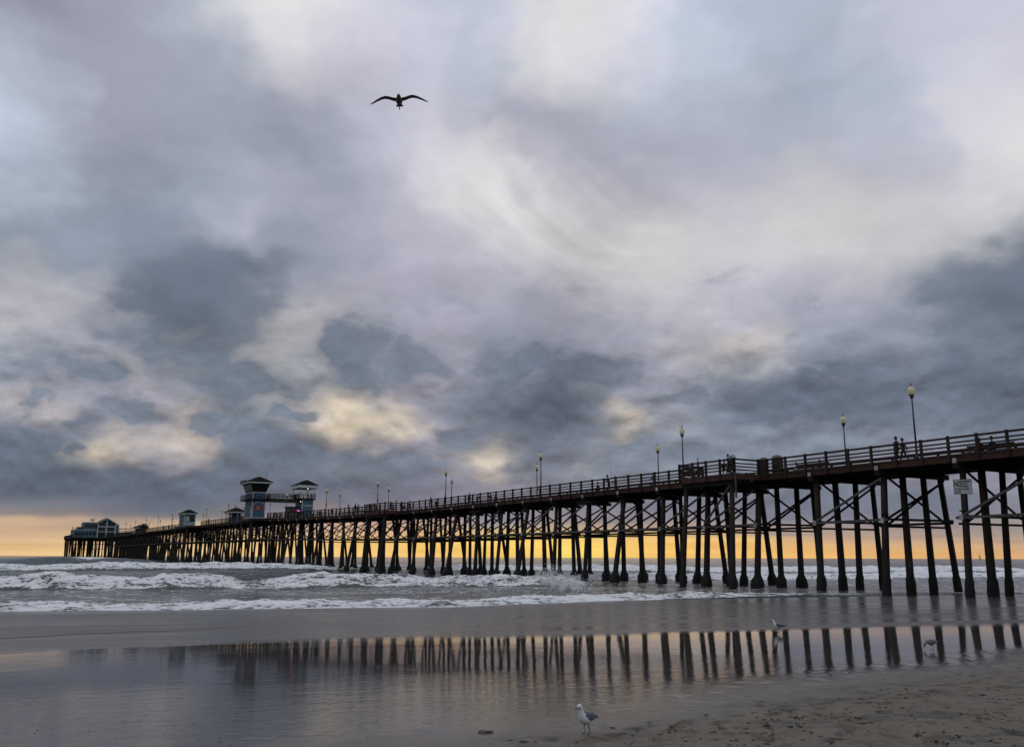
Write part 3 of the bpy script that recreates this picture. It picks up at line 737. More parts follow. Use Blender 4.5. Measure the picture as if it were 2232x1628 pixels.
# the wider places
def bumpout(x0, x1, s0, s1, rail=True, piles=True):
    seen = x0 < 0; xe = x0 if seen else x1; xi = x1 if seen else x0
    z = DK((s0 + s1) / 2); rt = z + RH
    n = int((s1 - s0) / .305); mb = MB()
    for i in range(n):
        y = s0 + .15 + i * (s1 - s0 - .3) / max(1, n - 1); mb.box(min(x0, x1) - .05, max(x0, x1) - (.13 if seen else -.05), y - .14, y + .14, z - .08, z - .005)
    part('platform_planking', mb, M_deck, pier)['kind'] = 'stuff'
    sg = -1 if seen else 1
    part('edge_board', MB().beam((xe + sg * .05, s0, z - .22), (xe + sg * .05, s1, z - .22), .07, .48), M_edge, pier)
    for q in (s0 - .05, s1 + .05): part('edge_board', MB().beam((xe, q, z - .22), (xi + sg * .02, q, z - .22), .07, .48), M_edge, pier)
    for f in (.15, .5, .85): part('platform_joist', MB().box(min(x0, x1) + .1, max(x0, x1) + (-.2 if seen else .2), s0 + (s1 - s0) * f - .1, s0 + (s1 - s0) * f + .1, z - .42, z - .082), M_dark, pier)
    part('platform_beam', MB().box(xe - .15 - sg * .3, xe + .15 - sg * .3, s0, s1, z - .80, z - .424), M_dark, pier)
    if rail:
        P_ = [(xe + sg * .1, s0), (xe + sg * .1, s1)]
        for a, b in (((xi + sg * .15, s0), P_[0]), (P_[0], P_[1]), (P_[1], (xi + sg * .15, s1))):
            L = math.hypot(a[0] - b[0], a[1] - b[1]); m_ = max(1, round(L / 1.75))
            for i in range(m_ + 1):
                if (a[0] == xi + sg * .15 and i == 0) or i == m_ and a is P_[1]: continue
                f = i / m_; part('rail_post', rail_post(a[0] + (b[0] - a[0]) * f, a[1] + (b[1] - a[1]) * f, rt=rt), M_rail, pier)
            rails((a[0], a[1], rt), (b[0], b[1], rt))
    if piles:
        for q in (s0 + .75, s1 - .35): place_pile(xe + sg * .35 - sg * .1, q + random.uniform(-.3, .3), xe - sg * .3, q, z - .80, PM_in if s1 < 30 else PM_out)
for i, B in enumerate(BUMPS): bumpout(*B, rail=i < 2)
z = DK(14); part('drain_pipe', MB().tube([(-2.75, 14.1, z + .1), (-2.75, 14.1, z - 1.9)], .075, 8), M_grey, pier)
part('diagonal_brace', MB().beam((-2.6, 14.9, DK(14) - .95), (-.2, 20.5, 5.0), .11, .15), M_grey, pier)
# stacked slats fixed across the seaward rail of the first wider place
for i in range(6): part('slat', MB().beam((-2.5, 20.62, DK(20) + .12 + i * .17), (.15, 20.62, DK(20) + .12 + i * .17), .04, .10), M_rail, pier)
part('utility_box', MB().box(6.55, 7.05, -8.9, -8.35, 6.1, 7.45), M_dark, pier)

# T-shaped head
HZ = 10.30; h0, h1 = SEND, SEND + 36; hx0, hx1 = -13.4, 19.
mb = MB(); y = h0
while y < h1: mb.box(hx0, hx1, y, y + .28, HZ - .08, HZ); y += .30
part('head_planking', mb, M_deck, pier)['kind'] = 'stuff'
for a, b in (((hx0, h0), (hx1, h0)), ((hx0, h0), (hx0, h1)), ((hx1, h0), (hx1, h1)), ((hx0, h1), (hx1, h1))):
    part('edge_board', MB().beam((*a, HZ - .3), (*b, HZ - .3), .2, .6), M_dark, pier)
mb = MB(); y = h0 + .6
while y < h1: mb.box(hx0 + .2, hx1 - .2, y - .2, y + .2, HZ - 1.1, HZ - .5); y += 5.6
part('head_beams', mb, M_dark, pier)['kind'] = 'stuff'
mb = MB(); y = h0 + .6
while y < h1:
    x = hx0 + .4
    while x < hx1:
        q = random.uniform(-.5, .5); mb.tube([(x + q, y + random.uniform(-.4, .4), -1.5), (x, y, HZ - 1.0)], .24, 6)
        x += random.choice((1.5, 1.9, 2.4, 2.9))
    y += 5.6
part('head_piles', mb, M_pile, pier)['kind'] = 'stuff'
mb = MB().beam((hx0, h0 + .2, 5.4), (hx1, h0 + .2, 5.4), .2, .2).beam((hx0, h0 + .2, 7.4), (hx1, h0 + .2, 7.4), .2, .2)
part('head_girts', mb, M_dark, pier)['kind'] = 'stuff'
mb = MB()
for a, b in (((hx0, h0), (-9.6, h0)), ((hx0, h0), (hx0, h1)), ((hx0, h1), (hx1, h1)), ((hx1, h0), (hx1, h1)), ((7.4, h0), (hx1, h0))):
    L = math.hypot(a[0] - b[0], a[1] - b[1]); m_ = max(1, round(L / 1.9))
    for i in range(m_ + 1):
        f = i / m_; x_, y_ = a[0] + (b[0] - a[0]) * f, a[1] + (b[1] - a[1]) * f; mb.box(x_ - .08, x_ + .08, y_ - .08, y_ + .08, HZ - .2, HZ + 1.15)
    for dz in (1.1, .8, .52, .26): mb.beam((*a, HZ + dz), (*b, HZ + dz), .08, .12)
part('head_railing', mb, M_rail, pier)['kind'] = 'stuff'

# ------------------------------------------------------------------ lamps
M_iron = plain('painted_iron', (.020, .024, .034), .45, .2, 8., .4)
M_globe, t, p = new_mat('cream_globe')
put(t, p.inputs['Base Color'], (.80, .76, .50, 1)); p.inputs['Roughness'].default_value = .35
p.inputs['Transmission Weight'].default_value = .25; put(t, p.inputs['Emission Color'], (.85, .74, .36, 1)); p.inputs['Emission Strength'].default_value = .03
ME_base = MB().lathe([(.15, 0), (.15, .08), (.10, .14), (.085, .45), (.065, .5)], 10).mesh('lamp_base', M_iron, True)
ME_post = MB().lathe([(.065, .5), (.058, 2.2), (.045, 4.02)], 10).mesh('lamp_post', M_iron, True)
ME_coll = MB().lathe([(.05, 4.0), (.10, 4.03), (.13, 4.08), (.085, 4.13), (.17, 4.2), (.19, 4.24), (.17, 4.25)], 12).mesh('collar', M_iron, True)
ME_glob = MB().lathe([(.15, 4.252), (.205, 4.36), (.235, 4.50), (.228, 4.60), (.19, 4.70), (.13, 4.79), (.08, 4.84)], 14).mesh('globe', M_globe, True)
ME_fin = MB().lathe([(.085, 4.842), (.09, 4.87), (.04, 4.90), (.03, 4.97), (.045, 5.0), (.012, 5.04), (.006, 5.2)], 8).mesh('finial', M_iron, True)
ME_box = MB().box(-.10, .10, -.14, -.06, 1.75, 2.1).mesh('junction_box', M_iron)
lamp0 = None
def lamp(off, s, label, box=False, deck=None, h=1.0):
    global lamp0
    if lamp0 is None:
        lamp0 = thing('pier_lamp', label, 'lamp', (0, 0, 0), PANG, 'globe lamps along the pier')
        for nm, me in (('lamp_base', ME_base), ('lamp_post', ME_post), ('collar', ME_coll), ('globe', ME_glob), ('finial', ME_fin)): link(nm, me, lamp0)
        o = lamp0
    else: o = copy_tree(lamp0)
    o['label'] = label; o.location = Wd(off, s, DK(s) - .0 if deck is None else deck); o.scale = (1, 1, h)
    if box: link('junction_box', ME_box, o)
    return o
ORD = ['first', 'second', 'third', 'fourth', 'fifth', 'sixth', 'seventh', 'eighth', 'ninth', 'tenth', 'eleventh', 'twelfth', 'thirteenth', 'fourteenth', 'fifteenth', 'sixteenth', 'seventeenth']
nearL = [.4 + 23.03 * k for k in range(17)]; farL = [11.44 + 23.0 * k for k in range(17)]
NOTE = {0: 'tallest cream globe lamp in view, on the seen-side railing left of the white NO sign'}
NOTEF = {0: 'cream globe lamp behind the railing just left of the walking couple'}
for k, s in enumerate(nearL):
    if s < 388: lamp(.35 if k else .02, s, NOTE.get(k, '%s globe lamp along the seen-side edge, counted seaward from the white NO sign' % ORD[k]), box=k in (4, 5))
for k, s in enumerate(farL):
    if s < 388 and not 148 < s < 158: lamp(6.85, s, NOTEF.get(k, '%s globe lamp along the far railing, counted seaward from the walking couple' % ORD[k]), box=k in (2, 3))
for i, (x, y) in enumerate([(-12.9, 409), (-12.0, 417), (-10.6, 409), (-9.6, 408)]):
    lamp(x, y, '%s of four small lamps on the pier head corner, counted from its tip' % ORD[i], deck=HZ)

# ------------------------------------------------------------------ buildings on the pier
def siding(name, c):
    m_, t, p = new_mat(name)
    tcn = node(t, 'ShaderNodeTexCoord'); z = separate(t, tcn.outputs['Object'])[2]
    lap = (z * (1 / .18))._m('FRACT', z * (1 / .18)); nz = noise(t, tcn.outputs['Object'], 1.3, 5, .6)
    k = (nz - .5) * .5 + 1.0
    put(t, p.inputs['Base Color'], mixc(t, 1.0, (*c, 1), combine(t, k, k, k), 'MULTIPLY')); p.inputs['Roughness'].default_value = .6
    put(t, p.inputs['Normal'], bump(t, lap, .6, .02)); return m_
M_blue = siding('blue_clapboard', (.045, .125, .185)); M_teal = siding('teal_clapboard', (.055, .15, .19))
M_trim = plain('white_trim', (.55, .60, .62), .5, .15); M_roof = plain('dark_shingle', (.012, .011, .010), .95, .5, 9., .08)
M_glass = plain('dark_window', (.010, .012, .015), .12, .1); M_pale = plain('pale_panel', (.32, .42, .46), .5, .1)
M_red = plain('red_panel', (.42, .10, .09), .5, .3); M_cream = plain('cream_panel', (.55, .5, .42), .6, .2); M_green = plain('green_timber', (.030, .036, .024), .7, .4)
M_bulb = glow('lit_bulb', (1, .86, .48), 4.0); M_pink = glow('pink_neon', (.9, .08, .7), 1.2)

def hip_roof(x0, x1, y0, y1, z, rise, mb, ridge=.35):
    """hipped roof with a ridge along the longer side"""
    cx, cy = (x0 + x1) / 2, (y0 + y1) / 2; lx, ly = (x1 - x0) / 2, (y1 - y0) / 2
    if lx >= ly: r = [(cx - lx + ly * (1 - ridge) , cy, z + rise), (cx + lx - ly * (1 - ridge), cy, z + rise)] if lx > ly * 1.02 else [(cx - .1, cy, z + rise), (cx + .1, cy, z + rise)]
    else: r = [(cx, cy - ly + lx * (1 - ridge), z + rise), (cx, cy + ly - lx * (1 - ridge), z + rise)]
    v = [(x0, y0, z), (x1, y0, z), (x1, y1, z), (x0, y1, z), (x0, y0, z + .06), (x1, y0, z + .06), (x1, y1, z + .06), (x0, y1, z + .06)] + r
    f = [(0, 3, 2, 1), (0, 1, 5, 4), (1, 2, 6, 5), (2, 3, 7, 6), (3, 0, 4, 7)]
    if lx >= ly: f += [(4, 5, 9, 8), (6, 7, 8, 9), (5, 6, 9), (7, 4, 8)]
    else: f += [(5, 6, 9, 8), (7, 4, 8, 9), (4, 5, 8), (6, 7, 9)]
    return mb.add(v, f)
def slab_ring(x0, x1, y0, y1, z0, z1, w, mb):
    return mb.box(x0, x1, y0, y0 + w, z0, z1).box(x0, x1, y1 - w, y1, z0, z1).box(x0, x0 + w, y0 + w, y1 - w, z0, z1).box(x1 - w, x1, y0 + w, y1 - w, z0, z1)
def rail_ring(x0, x1, y0, y1, z, h, mb, step=1.0):
    for dz in (h, h * .66, h * .33): slab_ring(x0, x1, y0, y1, z + dz - .05, z + dz, .06, mb)
    for a, b in (((x0, y0), (x1, y0)), ((x1, y0), (x1, y1)), ((x1, y1), (x0, y1)), ((x0, y1), (x0, y0))):
        n = max(1, round(math.hypot(b[0] - a[0], b[1] - a[1]) / step))
        for i in range(n): mb.box(a[0] + (b[0] - a[0]) * i / n - .05, a[0] + (b[0] - a[0]) * i / n + .05, a[1] + (b[1] - a[1]) * i / n - .05, a[1] + (b[1] - a[1]) * i / n + .05, z, z + h - .051)
    return mb

# the lookout tower: blue shaft, flared dark cab, hipped roof
zt = DK(153)
T1 = thing('lookout_tower', 'blue clapboard lookout tower with flared dark glass cab and hipped roof', 'tower', Wd(-3.1, 150.6, zt), PANG)
w, l = 2.65, 5.6
part('base_trim', MB().box(-.06, w + .06, -.06, l + .06, .004, .22), M_trim, T1)
part('foundation_board', MB().box(-.10, w + .10, -.10, l + .10, -.30, 0), M_edge, T1)
part('wall', MB().box(0, w, 0, l, .22, 5.25), M_blue, T1)
for x, y in ((-.03, -.03), (w - .12, -.03), (-.03, l - .12), (w - .12, l - .12)): part('corner_trim', MB().box(x, x + .15, y, y + .15, .222, 5.3), M_trim, T1)
part('balcony_floor', slab_ring(-.75, w + .75, -.75, l + 1.3, 3.75, 4.0, .74, MB()), M_dark, T1)
part('balcony_railing', rail_ring(-.70, w + .70, -.70, l + 1.25, 4.0, .95, MB(), .9), M_rail, T1)
part('sill_trim', slab_ring(-.1, w + .1, -.1, l + .1, 5.252, 5.40, .12, MB()), M_trim, T1)
fl = .62; cz0, cz1 = 5.40, 7.15
v = [(-.02, -.02, cz0), (w + .02, -.02, cz0), (w + .02, l + .02, cz0), (-.02, l + .02, cz0), (-fl, -fl, cz1), (w + fl, -fl, cz1), (w + fl, l + fl, cz1), (-fl, l + fl, cz1)]
cab = part('cab', MB().add(v, [(0, 3, 2, 1), (4, 5, 6, 7), (0, 1, 5, 4), (1, 2, 6, 5), (2, 3, 7, 6), (3, 0, 4, 7)]), M_dark, T1)
def between(a, b, f): return tuple(a[i] + (b[i] - a[i]) * f for i in range(3))
for (i0, i1, n, nx, ny) in ((0, 1, 2, 0, -1), (3, 0, 4, -1, 0), (1, 2, 4, 1, 0), (2, 3, 2, 0, 1)):
    for k in range(n):
        f0, f1 = (k + .07) / n, (k + .93) / n
        q = [between(between(v[i0], v[i1], f), between(v[i0 + 4], v[i1 + 4], f), g) for f, g in ((f0, .12), (f1, .12), (f1, .88), (f0, .88))]
        q = [(x + nx * .02, y + ny * .02, z_) for x, y, z_ in q]; q2 = [(x + nx * .03, y + ny * .03, z_) for x, y, z_ in q]
        part('window', MB().add(q + q2, [(0, 1, 2, 3), (7, 6, 5, 4), (0, 4, 5, 1), (1, 5, 6, 2), (2, 6, 7, 3), (3, 7, 4, 0)]), M_glass, cab)
e = fl + .5
part('fascia', slab_ring(-e, w + e, -e, l + e, cz1 + .004, cz1 + .26, .06, MB()), M_trim, T1)
rf = part('roof', hip_roof(-e - .05, w + e + .05, -e - .05, l + e + .05, cz1 + .264, 1.25, MB(), .3), M_roof, T1)
part('roof_railing', rail_ring(-e + .1, w * .2, l * .55, l + e - .1, cz1 + .33, .6, MB(), .8), M_iron, T1)
part('antenna', MB().tube([(w + .6, l * .4, cz1 + .4), (w + .6, l * .4, cz1 + 2.6)], .035, 5), M_iron, T1)
part('antenna', MB().tube([(w * .5, l * .5, cz1 + 1.4), (w * .5, l * .5, cz1 + 2.0)], .03, 5), M_iron, T1)
mb = MB()
for i in range(10):
    a0, a1 = [math.pi * (.25 + .5 * q / 10) for q in (i, i + 1)]; cx, cz_, r0, r1 = w / 2 + .05, 1.5, 1.55, 1.82
    pts4 = [(cx + r * math.cos(a), cz_ + r * math.sin(a)) for r, a in ((r0, a0), (r1, a0), (r1, a1), (r0, a1))]
    mb.add([(x, -.022, z_ + .15) for x, z_ in pts4] + [(x, -.002, z_ + .15) for x, z_ in pts4], [(0, 1, 2, 3), (7, 6, 5, 4), (0, 4, 5, 1), (1, 5, 6, 2), (2, 6, 7, 3), (3, 7, 4, 0)])
part('arched_sign_band', mb, M_pale, T1)
sg = part('wall_sign', MB().box(.42, w - .42, -.05, -.004, 1.72, 2.62), M_red, T1)
part('sign_panel', MB().box(.52, w - .52, -.06, -.052, 2.02, 2.36), M_glass, sg); part('sign_panel', MB().box(.95, 1.45, -.072, -.062, 2.08, 2.30), M_cream, sg)
part('door', MB().box(-.03, -.004, .35, 1.15, .23, 2.3), M_pale, T1)

# footbridge across the pier at first-floor height
fb = thing('footbridge', 'dark timber footbridge with open railing joining the two blue towers', 'footbridge', Wd(0, 151.6, zt), PANG)
part('girder', MB().box(-.42, 6.95, 0, .25, 3.55, 4.15), M_green, fb); part('girder', MB().box(-.42, 6.95, 1.5, 1.75, 3.55, 4.15), M_green, fb)
part('walkway', MB().box(-.42, 6.95, -.1, 1.85, 4.153, 4.28), M_dark, fb)
for y in (0, 1.75):
    mb = MB()
    for i in range(9): mb.box(-.35 + i * .9, -.27 + i * .9, y - .04, y + .04, 4.282, 5.2)
    for zz in (5.22, 4.9, 4.6): mb.box(-.4, 6.95, y - .05, y + .05, zz, zz + .07)
    part('railing', mb, M_rail, fb)

# the open-topped second tower on the far side
T2 = thing('viewing_tower', 'smaller blue tower with open viewing deck under a white-edged roof', 'tower', Wd(7.25, 150.2, zt), PANG)
w, l = 2.4, 4.6
part('wall', MB().box(0, w, 0, l, .02, 4.2), M_teal, T2)
for x, y in ((-.03, -.03), (w - .11, -.03), (-.03, l - .11)): part('corner_trim', MB().box(x, x + .14, y, y + .14, .022, 4.2), M_trim, T2)
part('viewing_floor', MB().box(-.75, w + .35, -.35, l + .6, 4.202, 4.45), M_dark, T2)
part('viewing_railing', rail_ring(-.7, w + .3, -.3, l + .5, 4.45, 1.0, MB(), .8), M_rail, T2)
for x in (-.45, w * .5, w + .15):
    for y in (-.15, l + .3): part('roof_post', MB().box(x - .06, x + .06, y - .06, y + .06, 4.452, 6.6), M_trim, T2)
part('fascia', slab_ring(-1.0, w + .75, -.75, l + .95, 6.602, 7.2, .1, MB()), M_trim, T2)
part('ceiling', MB().box(-.89, w + .64, -.64, l + .84, 6.7, 6.8), M_cream, T2)
part('roof', hip_roof(-1.05, w + .8, -.8, l + 1.0, 7.204, 1.2, MB(), .3), M_roof, T2)
mb = MB().box(.15, w - .2, -.03, -.004, 2.75, 2.95).box(.5, w - .55, -.03, -.004, 2.95, 3.1)
part('pale_sign_band', mb, M_pale, T2)
def bulb(x, y, z, r=.075): return MB().lathe([(r * .2, -r), (r * .8, -r * .6), (r, 0), (r * .8, r * .6), (r * .2, r)], 8, 0, (x, y, z))
part('bulb', bulb(w * .38, -.5, 6.45), M_bulb, T2); part('bulb', bulb(-.5, -.4, 3.7), M_bulb, T2)
# snack hut and its neon between them
hut = thing('snack_hut', 'small dark snack hut with a glowing pink neon sign beside the open tower', 'hut', Wd(4.7, 151.2, zt), PANG)
part('wall', MB().box(0, 1.9, 0, 2.4, 0, 2.5), M_teal, hut); part('roof', MB().box(-.3, 2.2, -.5, 2.6, 2.503, 2.65), M_roof, hut)
part('counter', MB().box(.1, 1.8, -.35, -.003, 1.0, 1.1), M_cream, hut); part('hatch', MB().box(.2, 1.7, -.03, -.004, 1.15, 2.2), M_glass, hut)
part('neon_sign', MB().box(1.7, 2.2, -.62, -.52, 1.6, 1.95), M_pink, hut)

# kiosks further out
def kiosk(name, label, off, s, w, l, h, open_front=False, vane=False):
    zt = DK(s + l / 2); k = thing(name, label, 'kiosk', Wd(off, s, zt), PANG, None)
    if not open_front:
        part('wall', MB().box(0, w, 0, l, 0, h), M_blue, k)
        for x, y in ((-.03, -.03), (w - .13, -.03), (-.03, l - .13)): part('corner_trim', MB().box(x, x + .16, y, y + .16, .002, h), M_trim, k)
        part('base_panel', MB().box(.16, w - .15, -.05, -.004, .05, 1.1), M_pale, k); part('window', MB().box(.3, w * .45, -.04, -.004, 1.3, h - .6), M_cream, k)
        part('window', MB().box(w * .52, w - .25, -.04, -.004, 1.3, h - .45), M_glass, k)
    else:
        for x in (.08, w / 2, w - .08):
            for y in (.08, l - .08): part('post', MB().box(x - .08, x + .08, y - .08, y + .08, 0, h), M_trim, k)
        part('back_wall', MB().box(.2, w - .2, l * .45, l * .5, 0, h), M_blue, k); part('low_wall', MB().box(0.17, w - .17, .02, .12, 0, .95), M_blue, k)
    part('fascia', slab_ring(-.4, w + .4, -.4, l + .4, h + .002, h + .32, .08, MB()), M_trim, k)
    part('roof', hip_roof(-.5, w + .5, -.5, l + .5, h + .324, 1.05, MB(), .25), M_roof, k)
    if vane: part('vane', MB().tube([(w / 2, l / 2, h + 1.2), (w / 2, l / 2, h + 2.1)], .05, 5).box(w / 2 - .3, w / 2 + .1, l / 2 - .03, l / 2 + .03, h + 1.75, h + 1.95), M_iron, k)
    return k
kiosk('kiosk', 'blue kiosk with dark pyramid roof, standing proud of the railing seaward of the towers', -3.2, 217.5, 2.9, 6.5, 3.1)
kiosk('shelter', 'low open shelter with white-edged hipped roof between the blue kiosk and the tall tower', .6, 183, 3.2, 5.0, 2.4, True, True)
kiosk('shelter', 'small low roofed stand nearest the seaward restaurant, its roof brownish', 1.5, 330, 4.0, 6.0, 2.2, True)

# restaurant on the pier head
g = off_at(231, 1160, 405); 
RS = thing('restaurant', 'two-storey blue restaurant with white gabled front at the seaward end', 'restaurant', Wd(g, 404, HZ), PANG)
def gable(x0, x1, y0, y1, z, rise, th, mb):
    cx = (x0 + x1) / 2
    for a, b in ((x0, cx), (x1, cx)):
        mb.add([(a, y0, z), (b, y0, z + rise), (b, y1, z + rise), (a, y1, z), (a, y0, z + th), (b, y0, z + rise + th), (b, y1, z + rise + th), (a, y1, z + th)],
               [(0, 1, 2, 3), (7, 6, 5, 4), (0, 4, 5, 1), (1, 5, 6, 2), (2, 6, 7, 3), (3, 7, 4, 0)])
    return mb
hw = 3.6
part('gable_wall', MB().box(-hw, hw, 1.6, 14, 0, 6.2).add([(-hw, 1.6, 6.2), (hw, 1.6, 6.2), (0, 1.6, 8.3), (-hw, 14, 6.2), (hw, 14, 6.2), (0, 14, 8.3)], [(0, 1, 2), (5, 4, 3), (0, 2, 5, 3), (2, 1, 4, 5)]), M_teal, RS)
part('roof', gable(-hw - .6, hw + .6, -.3, 14.4, 6.06, 2.45, .25, MB()), M_roof, RS)
part('barge_board', gable(-hw - .6, hw + .6, -.42, -.304, 5.9, 2.45, .35, MB()), M_trim, RS)
for x in (-hw, 0, hw): part('porch_post', MB().box(x - .18, x + .18, 0, .36, 0, 6.4 + (1.6 if x == 0 else 0)), M_trim, RS)
part('porch_beam', MB().box(-hw + .18, -.18, .02, .34, 4.7, 5.1), M_trim, RS); part('porch_beam', MB().box(.18, hw - .18, .02, .34, 4.7, 5.1), M_trim, RS)
part('balcony', MB().box(-hw + .18, hw - .18, .4, 1.59, 2.5, 2.8), M_trim, RS)
for x0, x1 in ((-3.1, -.4), (.4, 3.1)):
    for z0, z1 in ((.3, 2.2), (3.0, 4.6), (5.0, 6.1)): part('window', MB().box(x0, x1, 1.55, 1.597, z0, z1), M_glass, RS)
part('upper_wing', MB().box(-9.0, -hw - .02, 2.2, 14, 3.55, 6.6), M_blue, RS); part('lower_wing', MB().box(-13.0, -hw - .02, 1.5, 15, 0, 3.3), M_teal, RS)
part('parapet', MB().box(-13.1, -hw - .03, 1.4, 15.1, 3.302, 3.54), M_trim, RS)
part('cornice', MB().box(-9.1, -hw - .03, 2.1, 14.1, 6.602, 6.8), M_trim, RS)
part('lean_to', MB().box(-11.8, -9.02, 2.4, 12, 3.545, 4.6), M_glass, RS)
for i in range(4): part('window', MB().box(-8.6 + i * 1.35, -7.6 + i * 1.35, 2.15, 2.197, 4.3, 5.8), M_glass, RS)
for i in range(6): part('window', MB().box(-12.5 + i * 1.45, -11.4 + i * 1.45, 1.45, 1.497, 1.1, 2.4), M_glass, RS)
part('side_wing', MB().box(hw + .02, hw + 1.7, 1.7, 13, 0, 6.0), M_teal, RS); part('terrace', MB().box(hw + 1.72, hw + 8, 1.7, 9, 0, 2.6), M_blue, RS)
part('terrace_railing', slab_ring(hw + 1.75, hw + 8, 1.7, 9, 3.2, 3.35, .1, MB()), M_trim, RS); part('terrace_canopy', MB().box(hw + 1.9, hw + 7.4, 2.2, 8.2, 4.1, 4.3), M_roof, RS)
for x in (hw + 2.1, hw + 4.6, hw + 7.2): part('canopy_post', MB().box(x - .08, x + .08, 2.3, 2.46, 2.602, 4.1), M_trim, RS)
part('painted_window_light', MB().box(-.9, -.5, 1.5, 1.546, 3.6, 4.1), M_pale, RS)  # window light put in as a pale colour; the panel emits nothing
part('roof_sign', MB().lathe([(.1, 0), (.75, .12), (.95, .7), (.75, 1.3), (.1, 1.45)], 10, 0, (-5.2, 8, 7.3)).box(-5.3, -5.1, 7.9, 8.1, 6.802, 7.4), M_cream, RS)

# dark shrub in tubs beside the restaurant approach
def leaf_clump(n, R, mb, c=(0, 0, 0)):
    for _ in range(n):
        a, b = random.uniform(0, 6.3), random.uniform(-1, 1); r = R * random.random() ** .4; q = math.sqrt(1 - b * b)
        o_ = Vector((c[0] + r * q * math.cos(a), c[1] + r * q * math.sin(a), c[2] + r * b * .8)); u_ = Vector((random.uniform(-1, 1), random.uniform(-1, 1), random.uniform(-1, 1))) * .28; v_ = Vector((random.uniform(-1, 1), random.uniform(-1, 1), random.uniform(-1, 1))) * .2
        mb.add([o_ - u_, o_ + v_, o_ + u_, o_ - v_], [(0, 1, 2, 3)])
    return mb
M_leaf = plain('dark_leaves', (.012, .020, .012), .7, .5); M_tub = plain('concrete_tub', (.06, .055, .05), .8, .2)
s_, z_ = near(314, 1152, 1.0)
sh = thing('tub_shrub', 'dark rounded shrub in a tub by the railing before the restaurant', 'shrub', Wd(1.0, s_, DK(s_)), PANG)
part('tub', MB().lathe([(.7, 0), (.9, .8), (.8, .82)], 10), M_tub, sh); part('crown', leaf_clump(500, 1.55, MB(), (0, 0, 2.0)), M_leaf, sh); part('stem', MB().tube([(0, 0, .6), (0, .1, 1.6)], .09, 6), M_dark, sh)

# ------------------------------------------------------------------ the warning sign on the first seen pile
M_sign = plain('sign_white', (.50, .52, .50), .5, .18, 3.); M_black = plain('sign_black', (.008, .009, .011), .5, .0)
k0 = 4; zc = 6.72; xs_ = nearx(k0, zc)
sd_ = Wd(xs_, BENTS[k0], zc); view = Vector((0, 0, EYE)) - sd_; va_ = math.atan2(view.y, view.x) + math.pi / 2 - .10
px_, py_ = sd_.x + .26 * math.cos(va_ - math.pi / 2), sd_.y + .26 * math.sin(va_ - math.pi / 2)
SG = thing('warning_sign', 'white rectangular NO sign with black lettering strapped to a pile', 'sign', (px_, py_, zc), va_)
SG.scale = (.86, 1, .92)
bw, bh = 1.22, 1.02
part('board', MB().box(-bw / 2, bw / 2, -.015, .015, -bh / 2, bh / 2), M_sign, SG)
part('border', slab_ring(-bw / 2, bw / 2, -bh / 2, bh / 2, 0, .004, .03, MB()), M_black, SG).matrix_local = Matrix.Translation((0, -.016, 0)) @ Matrix.Rotation(math.pi / 2, 4, 'X')
def lettering(name, txt, x, z, size, sx=1.0, bold=.0):
    cu_ = bpy.data.curves.new(name, 'FONT'); cu_.body = txt; cu_.size = size; cu_.extrude = .002; cu_.offset = bold
    o = bpy.data.objects.new(name, cu_); COL.objects.link(o); dg = bpy.context.evaluated_depsgraph_get()
    me = bpy.data.meshes.new_from_object(o.evaluated_get(dg)); bpy.data.objects.remove(o)
    me.materials.clear(); me.materials.append(M_black)
    return link(name, me, SG, Matrix.Translation((x, -.018, z)) @ Matrix.Rotation(math.pi / 2, 4, 'X') @ Matrix.Diagonal((sx, 1, 1, 1)))
lettering('lettering', 'NO', -.54, .01, .52, .58, .014)
for txt, x, z, sz, sx in (('SWIMMING', -.11, .29, .19, .66), ('& BODY', -.07, .12, .17, .66), ('SURFING', -.07, -.05, .17, .66), ('WITHIN 100 FEET', -.52, -.22, .16, .76), ('OF PIER', -.52, -.41, .16, .76)):
    lettering('lettering', txt, x, z, sz, sx, .006)
part('strap', MB().tube([(-.24, .04, .3), (-.2, .46, .3), (.2, .46, .3), (.24, .04, .3)], .015, 5), M_iron, SG); part('strap', MB().tube([(-.24, .04, -.3), (-.2, .46, -.3), (.2, .46, -.3), (.24, .04, -.3)], .015, 5), M_iron, SG)

# ------------------------------------------------------------------ deck furniture
M_bin = plain('brown_slats', (.085, .048, .036), .65, .5, 6., .3, streak=(1, 1, 5)); M_bin2 = plain('brown_lid', (.11, .065, .055), .5, .2)
bin0 = thing('litter_bin', 'domed brown slatted litter bin, left one of the pair at the railing', 'litter bin', Wd(.75, 14.45, DK(14)), PANG, 'brown litter bins')
mb = MB()
for i in range(16):
    a = 2 * math.pi * i / 16
    part('slat', MB().beam((.36 * math.cos(a), .36 * math.sin(a), .06), (.36 * math.cos(a), .36 * math.sin(a), 1.06), .115, .03, up=(math.cos(a), math.sin(a), 0)), M_bin, bin0)
part('liner', MB().lathe([(.33, .02), (.33, 1.06)], 14), M_dark, bin0)
for z_ in (.2, .55, .92): part('hoop', MB().lathe([(.385, z_), (.385, z_ + .05)], 16), M_iron, bin0)
part('lid', MB().lathe([(.41, 1.062), (.41, 1.12), (.37, 1.26), (.26, 1.37), (.12, 1.43), (.02, 1.44)], 16), M_bin2, bin0)
b2 = copy_tree(bin0); b2.location = Wd(.95, 13.2, DK(13)) ; b2['label'] = 'domed brown slatted litter bin, right one of the pair at the railing'
b2.scale = (1.15, 1.15, 1.06)
s_, z_ = near(1710, 1028, .7)
bk = thing('hand_trolley', 'small two-wheeled trolley with a bent handle right of the litter bins', 'trolley', Wd(.7, s_, DK(s_)), PANG)
part('frame', MB().tube([(0, -.3, .25), (0, .2, .28), (0, .42, .75), (0, .5, .95)], .03, 6).box(-.2, .2, -.35, .15, .25, .29), M_iron, bk)
